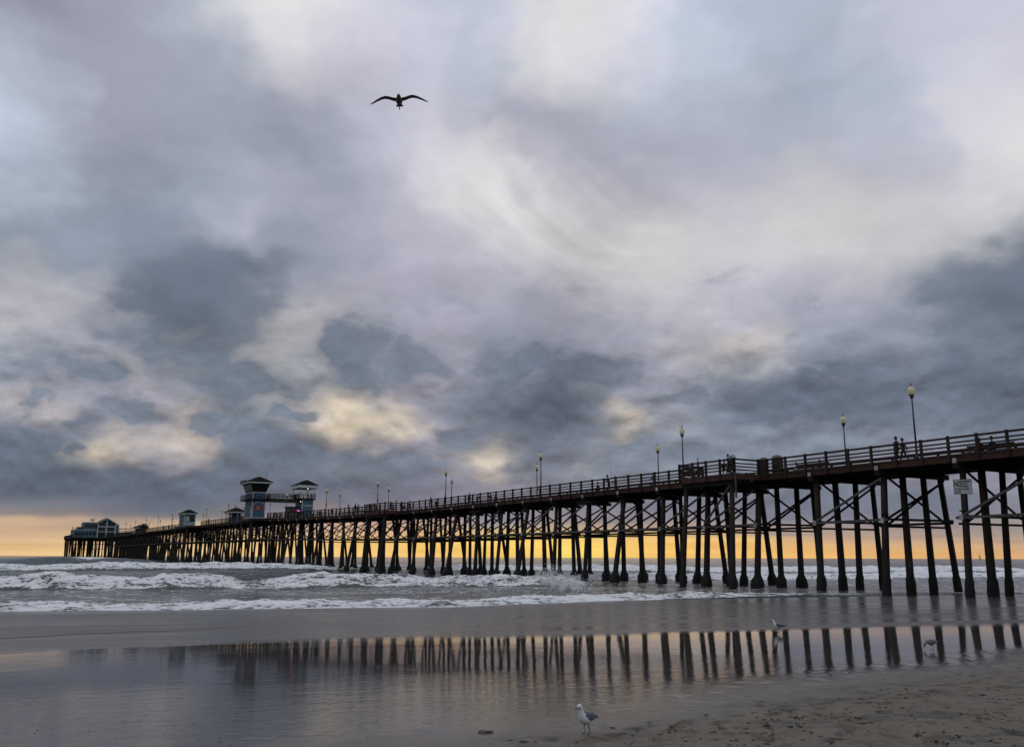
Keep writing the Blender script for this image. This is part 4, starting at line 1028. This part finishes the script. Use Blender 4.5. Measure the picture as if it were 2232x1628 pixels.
for x in (-.24, .24): part('wheel', MB().tube([(x - .03, 0, .2), (x + .03, 0, .2)], .2, 12), M_dark, bk)
# coin-operated binoculars on the corner of the first wider place
cb = thing('coin_binoculars', 'pale round-faced coin binoculars on a post at the corner of the platform', 'binoculars', Wd(-2.3, 14.75, DK(14)), PANG - .3)
part('pedestal', MB().lathe([(.16, 0), (.16, .06), (.08, .12), (.07, 1.12), (.1, 1.16)], 10), M_iron, cb)
hd = part('head', MB().tube([(0, -.16, 1.34), (0, -.05, 1.36), (0, .16, 1.36)], [.17, .20, .13], 14), M_pale, cb, True)
part('yoke', MB().box(-.22, -.19, -.06, .06, 1.1, 1.4).box(.19, .22, -.06, .06, 1.1, 1.4).box(-.22, .22, -.06, .06, 1.1, 1.14), M_iron, cb)
part('face_ring', MB().lathe([(.15, 0), (.13, .02)], 14), M_trim, cb).matrix_local = Matrix.Translation((0, -.17, 1.34)) @ Matrix.Rotation(math.pi / 2, 4, 'X')
# rod holder
s_, z_ = near(1522, 1030, -1.8)
rh = thing('rod_holder', 'post with three short forked rods rising above the platform railing', 'rod holder', Wd(-1.8, s_, DK(s_)), PANG)
part('post', MB().box(-.06, .06, -.06, .06, 0, 1.35), M_dark, rh)
for a in (-.22, .02, .25): part('rod', MB().tube([(0, 0, 1.2), (a * .6, a * .8, 1.7)], .018, 5), M_iron, rh)
# benches behind the rail at the right
for i, (x, lab) in enumerate(((2150, 'long dark timber bench on the deck under the two seated people'), (1760, 'timber bench on the deck between the litter bins and the far lamp'))):
    s_, z_ = near(x, 985, 3.0); b_ = thing('bench', lab, 'bench', Wd(3.0, s_, DK(s_)), PANG, 'deck benches')
    for dx_ in (0, .16, .32): part('seat_slat', MB().box(dx_, dx_ + .13, -1.6, 1.6, .42, .46), M_rail, b_)
    for z_ in (.6, .78): part('back_slat', MB().box(.46, .50, -1.6, 1.6, z_, z_ + .12), M_rail, b_)
    for y in (-1.4, 1.4): part('leg', MB().box(.05, .12, y - .04, y + .04, 0, .418).box(.40, .458, y - .04, y + .04, 0, .9).box(.121, .399, y - .04, y + .04, .34, .418), M_iron, b_)

# ------------------------------------------------------------------ people
SKINC = plain('skin', (.22, .12, .08), .55, .1); HAIR = plain('dark_hair', (.012, .009, .007), .6, .2); SHOE = plain('dark_shoe', (.015, .014, .014), .6, .1)
def cloth(n, c): return plain(n, c, .85, .3, 9., .2)
CL = {'black': cloth('black_cloth', (.012, .012, .014)), 'navy': cloth('navy_cloth', (.014, .018, .04)), 'grey': cloth('grey_cloth', (.06, .062, .066)), 'blue': cloth('bright_blue_cloth', (.03, .22, .32)),
      'brown': cloth('brown_cloth', (.05, .032, .022)), 'red': cloth('red_cloth', (.14, .02, .02)), 'olive': cloth('olive_cloth', (.035, .035, .02)), 'white': cloth('white_cloth', (.5, .5, .5)), 'jean': cloth('denim', (.03, .04, .065))}
def skeleton(pose):
    """joints: name -> (position, radius, parent, what covers it)"""
    J = {}
    def j(n, p_, r, par, cov): J[n] = (Vector(p_), r, par, cov)
    sit = pose in ('sit', 'squat'); lean = pose == 'lean'; walk = pose.startswith('walk')
    hz = .50 if sit else .93
    tilt = .22 if lean else (.16 if sit else .02)
    up = lambda h: (tilt * h, hz + h * (1 - .25 * tilt))
    def sp(h, x=0): y, z = up(h); return (x, y, z)
    j('pelvis', (0, 0, hz), (.155, .115), None, 'legs'); j('waist', sp(.20), (.135, .10), 'pelvis', 'top'); j('chest', sp(.40), (.165, .115), 'waist', 'top')
    j('neck0', sp(.55), (.07, .065), 'chest', 'top'); j('neck1', sp(.61), (.052, .055), 'neck0', 'skin'); hy, hzz = up(.70)
    j('chin', (0, hy + .035, hzz - .015), (.062, .075), 'neck1', 'skin'); j('head', (0, hy + .03, hzz + .06), (.078, .098), 'chin', 'skin'); j('crown', (0, hy + .02, hzz + .125), (.055, .07), 'head', 'skin')
    j('nose', (0, hy + .145, hzz + .02), (.011, .014), 'head', 'skin')
    for sd in (-1, 1):
        S_ = 'L' if sd < 0 else 'R'
        j('ear' + S_, (sd * .088, hy + .02, hzz + .03), (.012, .018), 'head', 'skin')
        j('sho' + S_, sp(.49, sd * .175), .062, 'chest', 'top')
        sy, sz = up(.49)
        sw = {'walk': .16 * sd, 'walk2': -.2 * sd}.get(pose, 0)
        if lean: e_, w_ = (sd * .23, sy + .18, sz - .22), (sd * .14, sy + .42, sz - .26)
        elif sit: e_, w_ = (sd * .23, sy + .06, sz - .27), (sd * .15, sy + .27, sz - .34)
        elif pose == 'fish' : e_, w_ = (sd * .21, sy + .10, sz - .25), (sd * .08, sy + .33, sz - .20 + .05 * sd)
        elif pose == 'phone' and sd > 0: e_, w_ = (sd * .25, sy + .12, sz - .24), (sd * .14, sy + .22, sz + .0)
        else: e_, w_ = (sd * .225, sy - .02 + sw * .5, sz - .28), (sd * .235, sy + .05 + sw, sz - .52)
        j('elb' + S_, e_, .046, 'sho' + S_, 'top'); j('wri' + S_, w_, .032, 'elb' + S_, 'top')
        dv = (Vector(w_) - Vector(e_)).normalized(); side = Vector((0, 1, 0)) if abs(dv.z) > .7 else Vector((1, 0, 0)); nrm = dv.cross(side).normalized()
        pm = Vector(w_) + dv * .075; j('palm' + S_, pm, (.034, .022), 'wri' + S_, 'skin')
        for q, ln in enumerate((.062, .075, .078, .060)):
            b0 = pm + side * ((q - 1.5) * .019) + dv * .02
            j('f%d' % q + S_, b0 + dv * .03, .0095, 'palm' + S_, 'skin'); j('g%d' % q + S_, b0 + dv * (.03 + ln * .7) + nrm * sd * .016, .0085, 'f%d' % q + S_, 'skin')
        th = Vector(w_) + dv * .03 + side * .038; j('th' + S_, th, .011, 'palm' + S_, 'skin'); j('tt' + S_, th + dv * .045 + side * .012, .009, 'th' + S_, 'skin')
        lg = {'walk': .22 * sd, 'walk2': -.26 * sd}.get(pose, .03 * sd)
        j('hip' + S_, (sd * .09, 0, hz - .04), .098, 'pelvis', 'legs')
        if pose == 'sit': kn, an = (sd * .12, .43, .50), (sd * .12, .44, .09)
        elif pose == 'squat': kn, an = (sd * .17, .36, .56), (sd * .15, .12, .09)
        else: kn, an = (sd * .095, lg * .55 + .03, .49), (sd * .095, lg - .03 - (.10 if walk and lg < 0 else 0), .09 + (.10 if walk and lg < 0 else 0))
        j('kne' + S_, kn, .066, 'hip' + S_, 'legs'); j('ank' + S_, an, .042, 'kne' + S_, 'legs')
        j('hee' + S_, (an[0], an[1] - .03, an[2] - .05), .038, 'ank' + S_, 'shoe'); j('toe' + S_, (an[0] * 1.05, an[1] + .15, an[2] - .055), .034, 'hee' + S_, 'shoe')
    return J
COVER = ['skin', 'top', 'legs', 'shoe']
def body_mesh(pose):
    J = skeleton(pose); names = list(J); idx = {n: i for i, n in enumerate(names)}
    me = bpy.data.meshes.new('person_' + pose)
    me.from_pydata([tuple(J[n][0]) for n in names], [(idx[n], idx[J[n][2]]) for n in names if J[n][2]], [])
    o = bpy.data.objects.new('tmp', me); COL.objects.link(o)
    o.modifiers.new('s', 'SKIN')
    sv = me.skin_vertices[0].data
    for n in names:
        r = J[n][1]; sv[idx[n]].radius = r if isinstance(r, tuple) else (r, r)
        sv[idx[n]].use_root = n == 'pelvis'
    sb = o.modifiers.new('d', 'SUBSURF'); sb.levels = 1; sb.render_levels = 1
    dg = bpy.context.evaluated_depsgraph_get(); out = bpy.data.meshes.new_from_object(o.evaluated_get(dg))
    bpy.data.objects.remove(o); out.name = 'person'
    out.materials.clear()
    for c_ in (SKINC, CL['black'], CL['jean'], SHOE): out.materials.append(c_)
    segs = [(J[n][0], J[J[n][2]][0], COVER.index(J[n][3])) for n in names if J[n][2]]
    A = np.array([s[0] for s in segs]); B = np.array([s[1] for s in segs]); K = np.array([s[2] for s in segs])
    for pl in out.polygons:
        c_ = np.array(pl.center); ab = B - A; tt = np.clip(((c_ - A) * ab).sum(1) / ((ab * ab).sum(1) + 1e-9), 0, 1)
        dd = np.linalg.norm(A + ab * tt[:, None] - c_, axis=1); pl.material_index = int(K[dd.argmin()]); pl.use_smooth = True
    hd = J['head'][0]; mb = MB()
    prof = []
    n = 12
    for i, (r_, z_) in enumerate([(.100, -.02), (.112, .03), (.108, .075), (.085, .115), (.045, .142), (.004, .152)]):
        for k in range(n):
            a = 2 * math.pi * k / n; yy = math.sin(a)
            zz = z_ + (.055 * max(0, yy) - .06 * max(0, -yy)) * (1 - i / 5)
            mb.v.append((hd.x + r_ * .86 * math.cos(a), hd.y - .012 + r_ * yy * 1.05, hd.z + zz))
    for i in range(5):
        for k in range(n):
            k2 = (k + 1) % n; mb.f.append((i * n + k, i * n + k2, (i + 1) * n + k2, (i + 1) * n + k)); mb.m.append(0)
    return out, mb.mesh('hair', HAIR, True)
BODY = {q: body_mesh(q) for q in ('stand', 'walk', 'walk2', 'lean', 'sit', 'squat', 'fish', 'phone')}
def person(pose, off, s, face, top, legs, label, h=1.70, z=None, group='people on the pier'):
    body, hair = BODY[pose]
    o = link('person', body); o['label'] = label; o['category'] = 'person'; o['group'] = group
    o.location = Wd(off, s, DK(s) if z is None else z); o.rotation_euler = (0, 0, PANG + face); k = h / 1.73; o.scale = (k, k, k)
    for i, c_ in ((1, CL[top]), (2, CL[legs])): o.material_slots[i].link = 'OBJECT'; o.material_slots[i].material = c_
    link('hair', hair, o); return o
def off_for(px, py, h, lo=.45, hi=6.6):
    """how far across the deck a head seen at this height must be"""
    best = min(((abs(near(px, py, o_)[1] - DK(near(px, py, o_)[0]) - h), o_) for o_ in np.linspace(lo, hi, 40)))
    return best[1], near(px, py, best[1])[0]
def folk(px, py, pose, face, top, legs, label, h=1.70, seen=None, off=None):
    if off is None: off, s = off_for(px, py, (seen or h))
    else: s = near(px, py, off)[0]
    return person(pose, off, s, face, top, legs, label, h)
HALF = math.pi
folk(1953, 954, 'walk', 0, 'black', 'black', 'person in dark clothes walking arm by arm, left of the couple', 1.74)
folk(1967, 957, 'walk2', 0.1, 'brown', 'jean', 'person in a brown top walking, right of the couple', 1.68)
folk(2137, 958, 'sit', 1.4, 'black', 'black', 'person in black seated behind the tall rail post near the right edge', 1.7, 1.22)
folk(2163, 955, 'sit', 1.6, 'navy', 'black', 'person in a dark jacket sitting alone in the open rail bay at right', 1.72, 1.22)
folk(1789, 1006, 'sit', 1.5, 'black', 'black', 'person seated low behind the rails under the far lamp', 1.65, 1.15)
folk(1738, 1016, 'squat', 1.5, 'white', 'black', 'person in a pale top crouching right of the trolley', 1.6, .95)
folk(1577, 1008, 'squat', -1.2, 'black', 'black', 'person in black crouching at the left of the platform group', 1.7, off=-1.7)
folk(1589, 1005, 'lean', 1.9, 'navy', 'black', 'person leaning in the middle of the platform group beside the binoculars', 1.62, off=-1.6)
folk(1597, 1012, 'squat', .4, 'brown', 'black', 'person in brown bent low at the right of the platform group', 1.65, off=-1.3)
fo, fs = off_for(1327, 1037, 1.72)
person('lean', fo, fs, 1.5, 'black', 'black', 'person in black leaning on the rail beside the angler', 1.76)
ao, as_ = off_for(1341, 1040, 1.66)
person('fish', ao, as_, 1.2, 'grey', 'jean', 'angler in grey holding a raised fishing rod', 1.66)
hand = Vector((.0, .36, 1.25))
rod = thing('fishing_rod', 'thin upright fishing rod held by the angler in grey', 'fishing rod', Wd(ao, as_, DK(as_)), PANG + 1.2)
part('blank', MB().tube([(0, .30, .95), (0, .36, 1.25), (0, .42, 2.0), (0, .5, 2.75)], [.018, .018, .012, .006], 6), M_iron, rod); part('reel', MB().tube([(-.05, .38, 1.12), (.05, .38, 1.12)], .045, 8), M_iron, rod)
folk(1305, 1056, 'squat', 1.5, 'black', 'black', 'person crouching over the deck left of the angler', 1.65, 1.0)
folk(1426, 1037, 'lean', 1.6, 'navy', 'navy', 'broad person in a navy hooded jacket leaning at the rail by a far lamp', 1.72, 1.5)
CR = [(1080.6, 1077, 'stand', 'black', 'person standing apart, nearest of the row seaward of the twin lamps'), (1069.5, 1075, 'phone', 'grey', 'person with a raised hand beside the standing one seaward of the twin lamps'),
 (1040, 1080, 'lean', 'brown', 'person in brown stooping at the rail midway along the pier'), (1022.8, 1076, 'stand', 'black', 'taller person in black at the rail midway along the pier'),
 (971, 1081, 'walk', 'navy', 'person in navy under the paired lamps'), (950.8, 1089, 'stand', 'olive', 'person in olive at the rail just seaward of the paired lamps'), (936.6, 1087, 'lean', 'black', 'person in black leaning on the rail seaward of the paired lamps'),
 (893, 1093, 'stand', 'brown', 'rightmost person of the crowd by the second wider platform, in brown'), (883, 1096, 'squat', 'red', 'crouching person in dull red in the crowd by the second wider platform'), (874.7, 1093, 'phone', 'black', 'person with an arm raised in the crowd by the second wider platform'),
 (863.6, 1091, 'stand', 'black', 'tallest person in the crowd by the second wider platform'), (858, 1098, 'lean', 'blue', 'person in turquoise stooping in the crowd by the second wider platform'), (852, 1093, 'walk', 'brown', 'leftmost person of the crowd by the second wider platform'),
 (781.4, 1095, 'stand', 'blue', 'person in a bright blue jacket at the seaward rail past the platform'), (775, 1091, 'stand', 'black', 'tall person in black beside the bright blue jacket'), (761.8, 1098, 'lean', 'black', 'person leaning out at the rail seaward of the bright blue jacket'),
 (723.6, 1108, 'walk', 'navy', 'person in navy walking landward of the last bright lamp'), (708, 1109, 'stand', 'grey', 'person in grey just seaward of the last bright lamp'), (697, 1112, 'walk2', 'black', 'person in black between the last bright lamp and the open tower'),
 (669, 1112, 'stand', 'black', 'person at the foot of the open tower, right one'), (660, 1111, 'walk', 'navy', 'person at the foot of the open tower, left one'), (640, 1112, 'stand', 'brown', 'person by the pink neon, right one'), (630, 1112, 'phone', 'black', 'person by the pink neon, left one'),
 (612, 1116, 'walk2', 'grey', 'person in grey under the footbridge'), (604, 1117, 'stand', 'black', 'person in black under the footbridge'), (598, 1118, 'lean', 'brown', 'person in brown near the tall tower base'),
 (528.6, 1121, 'stand', 'black', 'person in black immediately seaward of the tall tower'), (454.8, 1130, 'walk', 'black', 'person walking between the low shelter and the blue kiosk'), (368, 1143, 'stand', 'black', 'person at the rail seaward of the blue kiosk, right one'), (357, 1145, 'walk', 'navy', 'person at the rail seaward of the blue kiosk, left one')]
for i, (x, y, pose, top, lab) in enumerate(CR):
    hh = 1.62 + .16 * ((i * 37) % 10) / 10
    folk(x, y, pose, (i * 1.7) % 6.2, top, ('black', 'jean', 'grey')[i % 3], lab, hh, hh - (.2 if pose == 'lean' else .75 if pose == 'squat' else 0))

# ------------------------------------------------------------------ gulls
M_white = plain('white_feathers', (.70, .71, .74), .8, .12, 30., .2); M_mantle = plain('grey_feathers', (.13, .145, .17), .8, .3, 30., .2)
M_tip = plain('black_feathers', (.012, .012, .014), .7, .2, 30., .2); M_bill = plain('bill', (.12, .10, .05), .5, .1); M_leg = plain('bird_leg', (.05, .05, .025), .6, .1); M_under = plain('dusky_feathers', (.15, .14, .135), .8, .3, 30., .2)
M_buff = plain('buff_feathers', (.27, .26, .25), .8, .3, 30., .2)
def gull(name, label, loc, rz, h, crouch=False, feed=False, body=M_white, mantle=M_mantle):
    k = h / .40
    g = thing(name, label, 'gull', loc, rz, 'gulls', k)
    path = [(0, -.15, .205), (0, -.10, .198), (0, -.03, .190), (0, .03, .192), (0, .075, .210), (0, .105, .245), (0, .118, .285), (0, .124, .320), (0, .132, .350), (0, .150, .372), (0, .175, .374), (0, .197, .362)]
    rad = [(.012, .012), (.042, .040), (.066, .066), (.074, .074), (.072, .072), (.058, .060), (.042, .045), (.036, .038), (.036, .040), (.036, .040), (.029, .030), (.012, .013)]
    if feed:
        path = path[:5] + [(0, .12, .225), (0, .16, .215), (0, .19, .19), (0, .215, .155), (0, .23, .13), (0, .24, .105), (0, .245, .09)]
    b_ = part('body', MB().tube(path, rad, 14), body, g, True)
    hx = Vector(path[-3]); tip = (Vector(path[-1]) - Vector(path[-3])).normalized()
    q = Vector(path[-1]); part('beak', MB().tube([q - tip * .012, q + tip * .03, q + tip * .052 + Vector((0, 0, -.006))], [(.009, .011), (.007, .009), (.002, .003)], 8), M_bill, g, True)
    for sd in (-1, 1): part('eye', MB().lathe([(.002, -.006), (.006, -.003), (.0065, 0), (.006, .003), (.002, .006)], 8, 0, (sd * .031, hx.y + .012, hx.z + .006)), M_tip, g)
    for sd in (-1, 1):
        wp = [(sd * .052, .085, .245), (sd * .070, .04, .245), (sd * .072, -.03, .232), (sd * .056, -.10, .220), (sd * .034, -.17, .212)]
        wr = [(.008, .022), (.013, .048), (.014, .056), (.011, .042), (.006, .018)]
        wg = part('wing', MB().tube(wp, wr, 10), mantle, g, True)
        part('wing_tip', MB().tube([(sd * .042, -.13, .222), (sd * .028, -.19, .208), (sd * .012, -.245, .197)], [(.007, .026), (.006, .016), (.002, .004)], 8), M_tip, wg, True)
    part('tail', MB().tube([(0, -.12, .205), (0, -.19, .196), (0, -.235, .190)], [(.022, .012), (.034, .007), (.038, .004)], 8), M_tip, g, True)
    for sd in (-1, 1):
        y_ = .02 * sd
        lg = part('leg', MB().tube([(sd * .028, -.005, .135), (sd * .030, .0 + y_, .085), (sd * .031, -.012 + y_, .012)], [.011, .0055, .005], 6), M_leg, g, True)
        mb = MB()
        for a in (-.5, 0, .5): mb.tube([(sd * .031, -.012 + y_, .010), (sd * .031 + .045 * math.sin(a), -.012 + y_ + .045 * math.cos(a), .004)], [.004, .003], 5)
        part('foot', mb, M_leg, lg)
    return g
def on_sand(px, py):
    z = .3
    for _ in range(12): x, y = ground(px, py, z); z = float(sand_z(np.array([x]), np.array([y]))[0])
    return Vector((x, y, z))
q = on_sand(1279, 1598); gull('gull', 'white-breasted gull standing on the sand in the foreground', q, math.radians(136), 59 * q.y / FOC)
q = on_sand(1697, 1378); gull('gull', 'white and grey gull standing in the shallow film below the pier piles', q, math.radians(78), .36)
q = on_sand(2032, 1415); gull('gull', 'pale gull with its head down feeding at the edge of the wet sheen', q, math.radians(98), .31, feed=True, body=M_buff, mantle=M_buff)

def flying(name, label, loc, rz, span, pitch=0.0, roll=0.0):
    k = span / 1.2
    g = thing(name, label, 'gull', loc, 0, 'gulls', k); g.rotation_euler = (pitch, roll, rz)
    part('body', MB().tube([(0, -.20, .0), (0, -.13, 0), (0, -.03, -.01), (0, .07, -.005), (0, .14, .01), (0, .185, .02), (0, .225, .022), (0, .25, .018)],
                           [(.014, .012), (.045, .042), (.068, .066), (.066, .064), (.045, .045), (.040, .042), (.034, .034), (.012, .012)], 14), M_under, g, True)
    part('beak', MB().tube([(0, .24, .018), (0, .285, .010), (0, .30, .004)], [(.01, .011), (.007, .008), (.002, .003)], 8), M_bill, g)
    part('tail', MB().add([(-.03, -.16, .0), (.03, -.16, .0), (.085, -.31, -.002), (.0, -.325, -.002), (-.085, -.31, -.002), (-.03, -.16, .012), (.03, -.16, .012), (.085, -.31, .004), (0, -.325, .004), (-.085, -.31, .004)],
                          [(0, 4, 3, 2, 1), (5, 6, 7, 8, 9), (0, 1, 6, 5), (1, 2, 7, 6), (2, 3, 8, 7), (3, 4, 9, 8), (4, 0, 5, 9)]), M_tip, g)
    part('feet', MB().tube([(0, -.15, -.035), (.01, -.30, -.05), (.012, -.36, -.06)], [.012, .010, .006], 6), M_leg, g)
    for sd in (-1, 1):
        # leading edge, chord and height along the span
        st = [(.03, .095, .20, .02), (.12, .105, .195, .032), (.22, .125, .180, .056), (.29, .125, .165, .064), (.37, .095, .148, .054), (.46, .045, .122, .028), (.55, -.01, .082, -.006), (.61, -.05, .03, -.03)]
        def strip(lo, hi, a, b):
            mb = MB(); rows = st[lo:hi]
            for x, yl, ch, z_ in rows:
                y0, y1 = yl - ch * a, yl - ch * b
                for y_, dz in ((y0, 0), ((y0 + y1) / 2, .010), (y1, .001), ((y0 + y1) / 2, -.006)): mb.v.append((sd * x, y_, z_ + dz))
            for i in range(len(rows) - 1):
                for c_ in range(4):
                    c2 = (c_ + 1) % 4; mb.f.append((i * 4 + c_, i * 4 + c2, i * 4 + 4 + c2, i * 4 + 4 + c_)); mb.m.append(0)
            mb.f += [(3, 2, 1, 0), tuple(len(rows) * 4 - 4 + q for q in range(4))]; mb.m += [0, 0]
            return mb
        w_ = part('wing', strip(0, 6, 0, .62), M_under, g, True)
        part('flight_feathers', strip(0, 6, .60, 1.0), M_buff, w_, True)
        part('wing_tip', strip(5, 8, 0, 1.0), M_tip, w_, True)
    return g
dv = Vector(ray(870, 220)); fg = flying('flying_gull', 'dark-winged gull gliding high above the beach with bent wings', Vector((0, 0, EYE)) + dv * 17.3, math.radians(184), 1.10, math.radians(-6), math.radians(5))
dv = Vector(ray(1205, 957)); flying('flying_gull', 'tiny distant gull flying just above the pier lamps', Vector((0, 0, EYE)) + dv * 190, math.radians(150), 1.1, 0, .3)

# ------------------------------------------------------------------ far sailboat
dv = Vector(ray(2135, 1214)); b0 = Vector((dv.x, dv.y, 0)).normalized() * 3000
SB = thing('sailboat', 'tiny sailboat on the horizon between two piles near the right edge', 'sailboat', (b0.x, b0.y, 0), .4)
M_hull = plain('hull_paint', (.35, .35, .36), .4); M_sail = plain('sail_cloth', (.30, .28, .27), .8)
part('hull', MB().add([(-1.6, -6, 1.6), (1.6, -6, 1.6), (1.9, 1, 1.5), (0, 7, 1.9), (-1.9, 1, 1.5), (-1.0, -5.5, -.4), (1.0, -5.5, -.4), (1.1, 1, -.5), (0, 6, -.3), (-1.1, 1, -.5)],
                      [(0, 4, 3, 2, 1), (0, 1, 6, 5), (1, 2, 7, 6), (2, 3, 8, 7), (3, 4, 9, 8), (4, 0, 5, 9), (5, 6, 7, 8, 9)]), M_hull, SB)
part('mast', MB().tube([(0, 1, 1.4), (0, 1, 17)], [.16, .1], 6), M_hull, SB)
part('sail', MB().add([(.05, .8, 3), (.05, -5, 3), (.05, .8, 16.5), (.11, .8, 3), (.11, -5, 3), (.11, .8, 16.5)], [(0, 1, 2), (5, 4, 3), (0, 3, 4, 1), (1, 4, 5, 2), (2, 5, 3, 0)]), M_sail, SB)

# ------------------------------------------------------------------ spray thrown up where the bore meets the piles
M_spray, t, p = new_mat('spray'); put(t, p.inputs['Base Color'], (.93, .94, .95, 1)); p.inputs['Roughness'].default_value = .6
n_ = node(t, 'ShaderNodeBsdfTranslucent'); put(t, n_.inputs[0], (.95, .95, .95, 1)); mx = node(t, 'ShaderNodeMixShader'); mx.inputs[0].default_value = .5
t.links.new(p.outputs[0], mx.inputs[1]); t.links.new(n_.outputs[0], mx.inputs[2]); t.links.new(mx.outputs[0], t.nodes['Material Output'].inputs[0])
mb = MB(); OCT = [(1, 0, 0), (-1, 0, 0), (0, 1, 0), (0, -1, 0), (0, 0, 1), (0, 0, -1)]; OF = [(0, 2, 4), (2, 1, 4), (1, 3, 4), (3, 0, 4), (2, 0, 5), (1, 2, 5), (3, 1, 5), (0, 3, 5)]
def burst(px, py, n, R, H, lean):
    gx, gy = ground(px, py, .3)
    jets = [(random.gauss(0, .45) * R, random.gauss(0, .3) * R, H * random.uniform(.35, 1.0), random.gauss(lean, .25)) for _ in range(9)]
    for _ in range(n):
        jx, jy, jh, jl = random.choice(jets); f = random.random() ** 1.4; h_ = jh * f; sp_ = .05 + .22 * f
        c_ = Vector((gx + jx + jl * h_ + random.gauss(0, sp_), gy + jy + random.gauss(0, sp_), .1 + h_ + random.gauss(0, .05))); sz = random.uniform(.010, .05) * (1.2 - .7 * f)
        mb.add([c_ + Vector(v_) * sz * random.uniform(.6, 1.5) for v_ in OCT], OF)
burst(1232, 1278, 1500, 1.5, 1.25, .25); burst(1205, 1272, 1500, .9, 1.9, -.1); burst(1188, 1268, 1300, .5, 1.7, .05); burst(1254, 1282, 900, 1.3, .8, .5)
for x in range(10, 1180, 30): burst(x + random.uniform(-12, 12), 1264 + random.uniform(-3, 4), 34, 1.2, .25 + .45 * random.random(), 0)
o = link('spray', mb.mesh('spray', M_spray)); o['kind'] = 'stuff'; o['label'] = 'white spray bursting up round the piles where the wave breaks'; o['category'] = 'spray'

# ------------------------------------------------------------------ bits on the sand
M_weed = plain('dry_weed', (.035, .028, .018), .8, .6, 12.); M_kelp = plain('red_kelp', (.085, .035, .025), .5, .4, 12.)
mb = MB()
def scrap(c_, L, wd, th):
    """a low torn clump pressed into the sand"""
    a = random.uniform(0, 6.3); n = 9; b = len(mb.v); ca, sa = math.cos(a), math.sin(a)
    for ring, (f, h_) in enumerate(((1.0, -.15), (.7, .7), (.25, 1.0))):
        for k in range(n):
            q = 6.283 * k / n; r = f * random.uniform(.55, 1.25); x_, y_ = L * .5 * r * math.cos(q), wd * r * math.sin(q) * 1.6
            mb.v.append((c_.x + ca * x_ - sa * y_, c_.y + sa * x_ + ca * y_, c_.z + th * h_ * random.uniform(.6, 1.2)))
    for i in range(2):
        for k in range(n): k2 = (k + 1) % n; mb.f.append((b + i * n + k, b + i * n + k2, b + i * n + n + k2, b + i * n + n + k)); mb.m.append(0)
    mb.f.append(tuple(b + 2 * n + k for k in range(n))); mb.m.append(0)
cnt = 0
while cnt < 330:
    px, py = random.uniform(880, 2300), random.uniform(1445, 1640)
    lim = 1640 - (px - 880) * .135
    if py < lim or random.random() > .25 + .75 * (px - 880) / 1300: continue
    cl = on_sand(px, py)
    if float(dry_mask(np.array([cl.x]), np.array([cl.y]))[0]) < .35: continue
    if fbm(cl.x * .9, cl.y * .9, 123, 3) < -.02 and random.random() > .2: continue
    for _ in range(random.choice((1, 1, 2, 4))):
        c2 = cl + Vector((random.gauss(0, .05), random.gauss(0, .05), 0)); scrap(c2, random.choice((.015, .02, .03, .05, .09)) * random.uniform(.7, 1.3), random.uniform(.004, .016), random.uniform(.002, .010))
    cnt += 1
for _ in range(90):
    px, py = random.uniform(0, 1500), random.uniform(1470, 1628); scrap(on_sand(px, py), random.uniform(.01, .04), random.uniform(.003, .008), random.uniform(.002, .005))
o = link('seaweed_scraps', mb.mesh('seaweed_scraps', M_weed)); o['kind'] = 'stuff'; o['label'] = 'dark scraps of seaweed scattered over the trodden sand'; o['category'] = 'seaweed'
mb = MB(); q = on_sand(1058, 1594)
for i in range(5):
    a = random.uniform(-.4, .4); mb.tube([(q.x - .08 + i * .012, q.y + random.uniform(-.02, .02), q.z + .006), (q.x - .02, q.y + a * .06, q.z + .012), (q.x + .09 - i * .01, q.y + a * .12, q.z + .006)], [(.006, .004), (.014, .006), (.005, .003)], 6)
o = link('kelp_strand', mb.mesh('kelp_strand', M_kelp, True)); o['label'] = 'reddish brown kelp strand lying alone left of the foreground gull'; o['category'] = 'kelp'
pth = []
for i in range(60):
    f = i / 59; q = on_sand(-60 + 600 * f, 1393 - 27 * f + 1.0 * math.sin(f * 11) + .5 * math.sin(f * 29)); pth.append((q.x, q.y, q.z + .004))
mb = MB().tube(pth, [.006 * (1 - .6 * i / 59) for i in range(60)], 5)
o = link('tide_line', mb.mesh('tide_line', M_weed)); o['label'] = 'thin dark line of debris running across the wet sand at the left'; o['category'] = 'tide line'
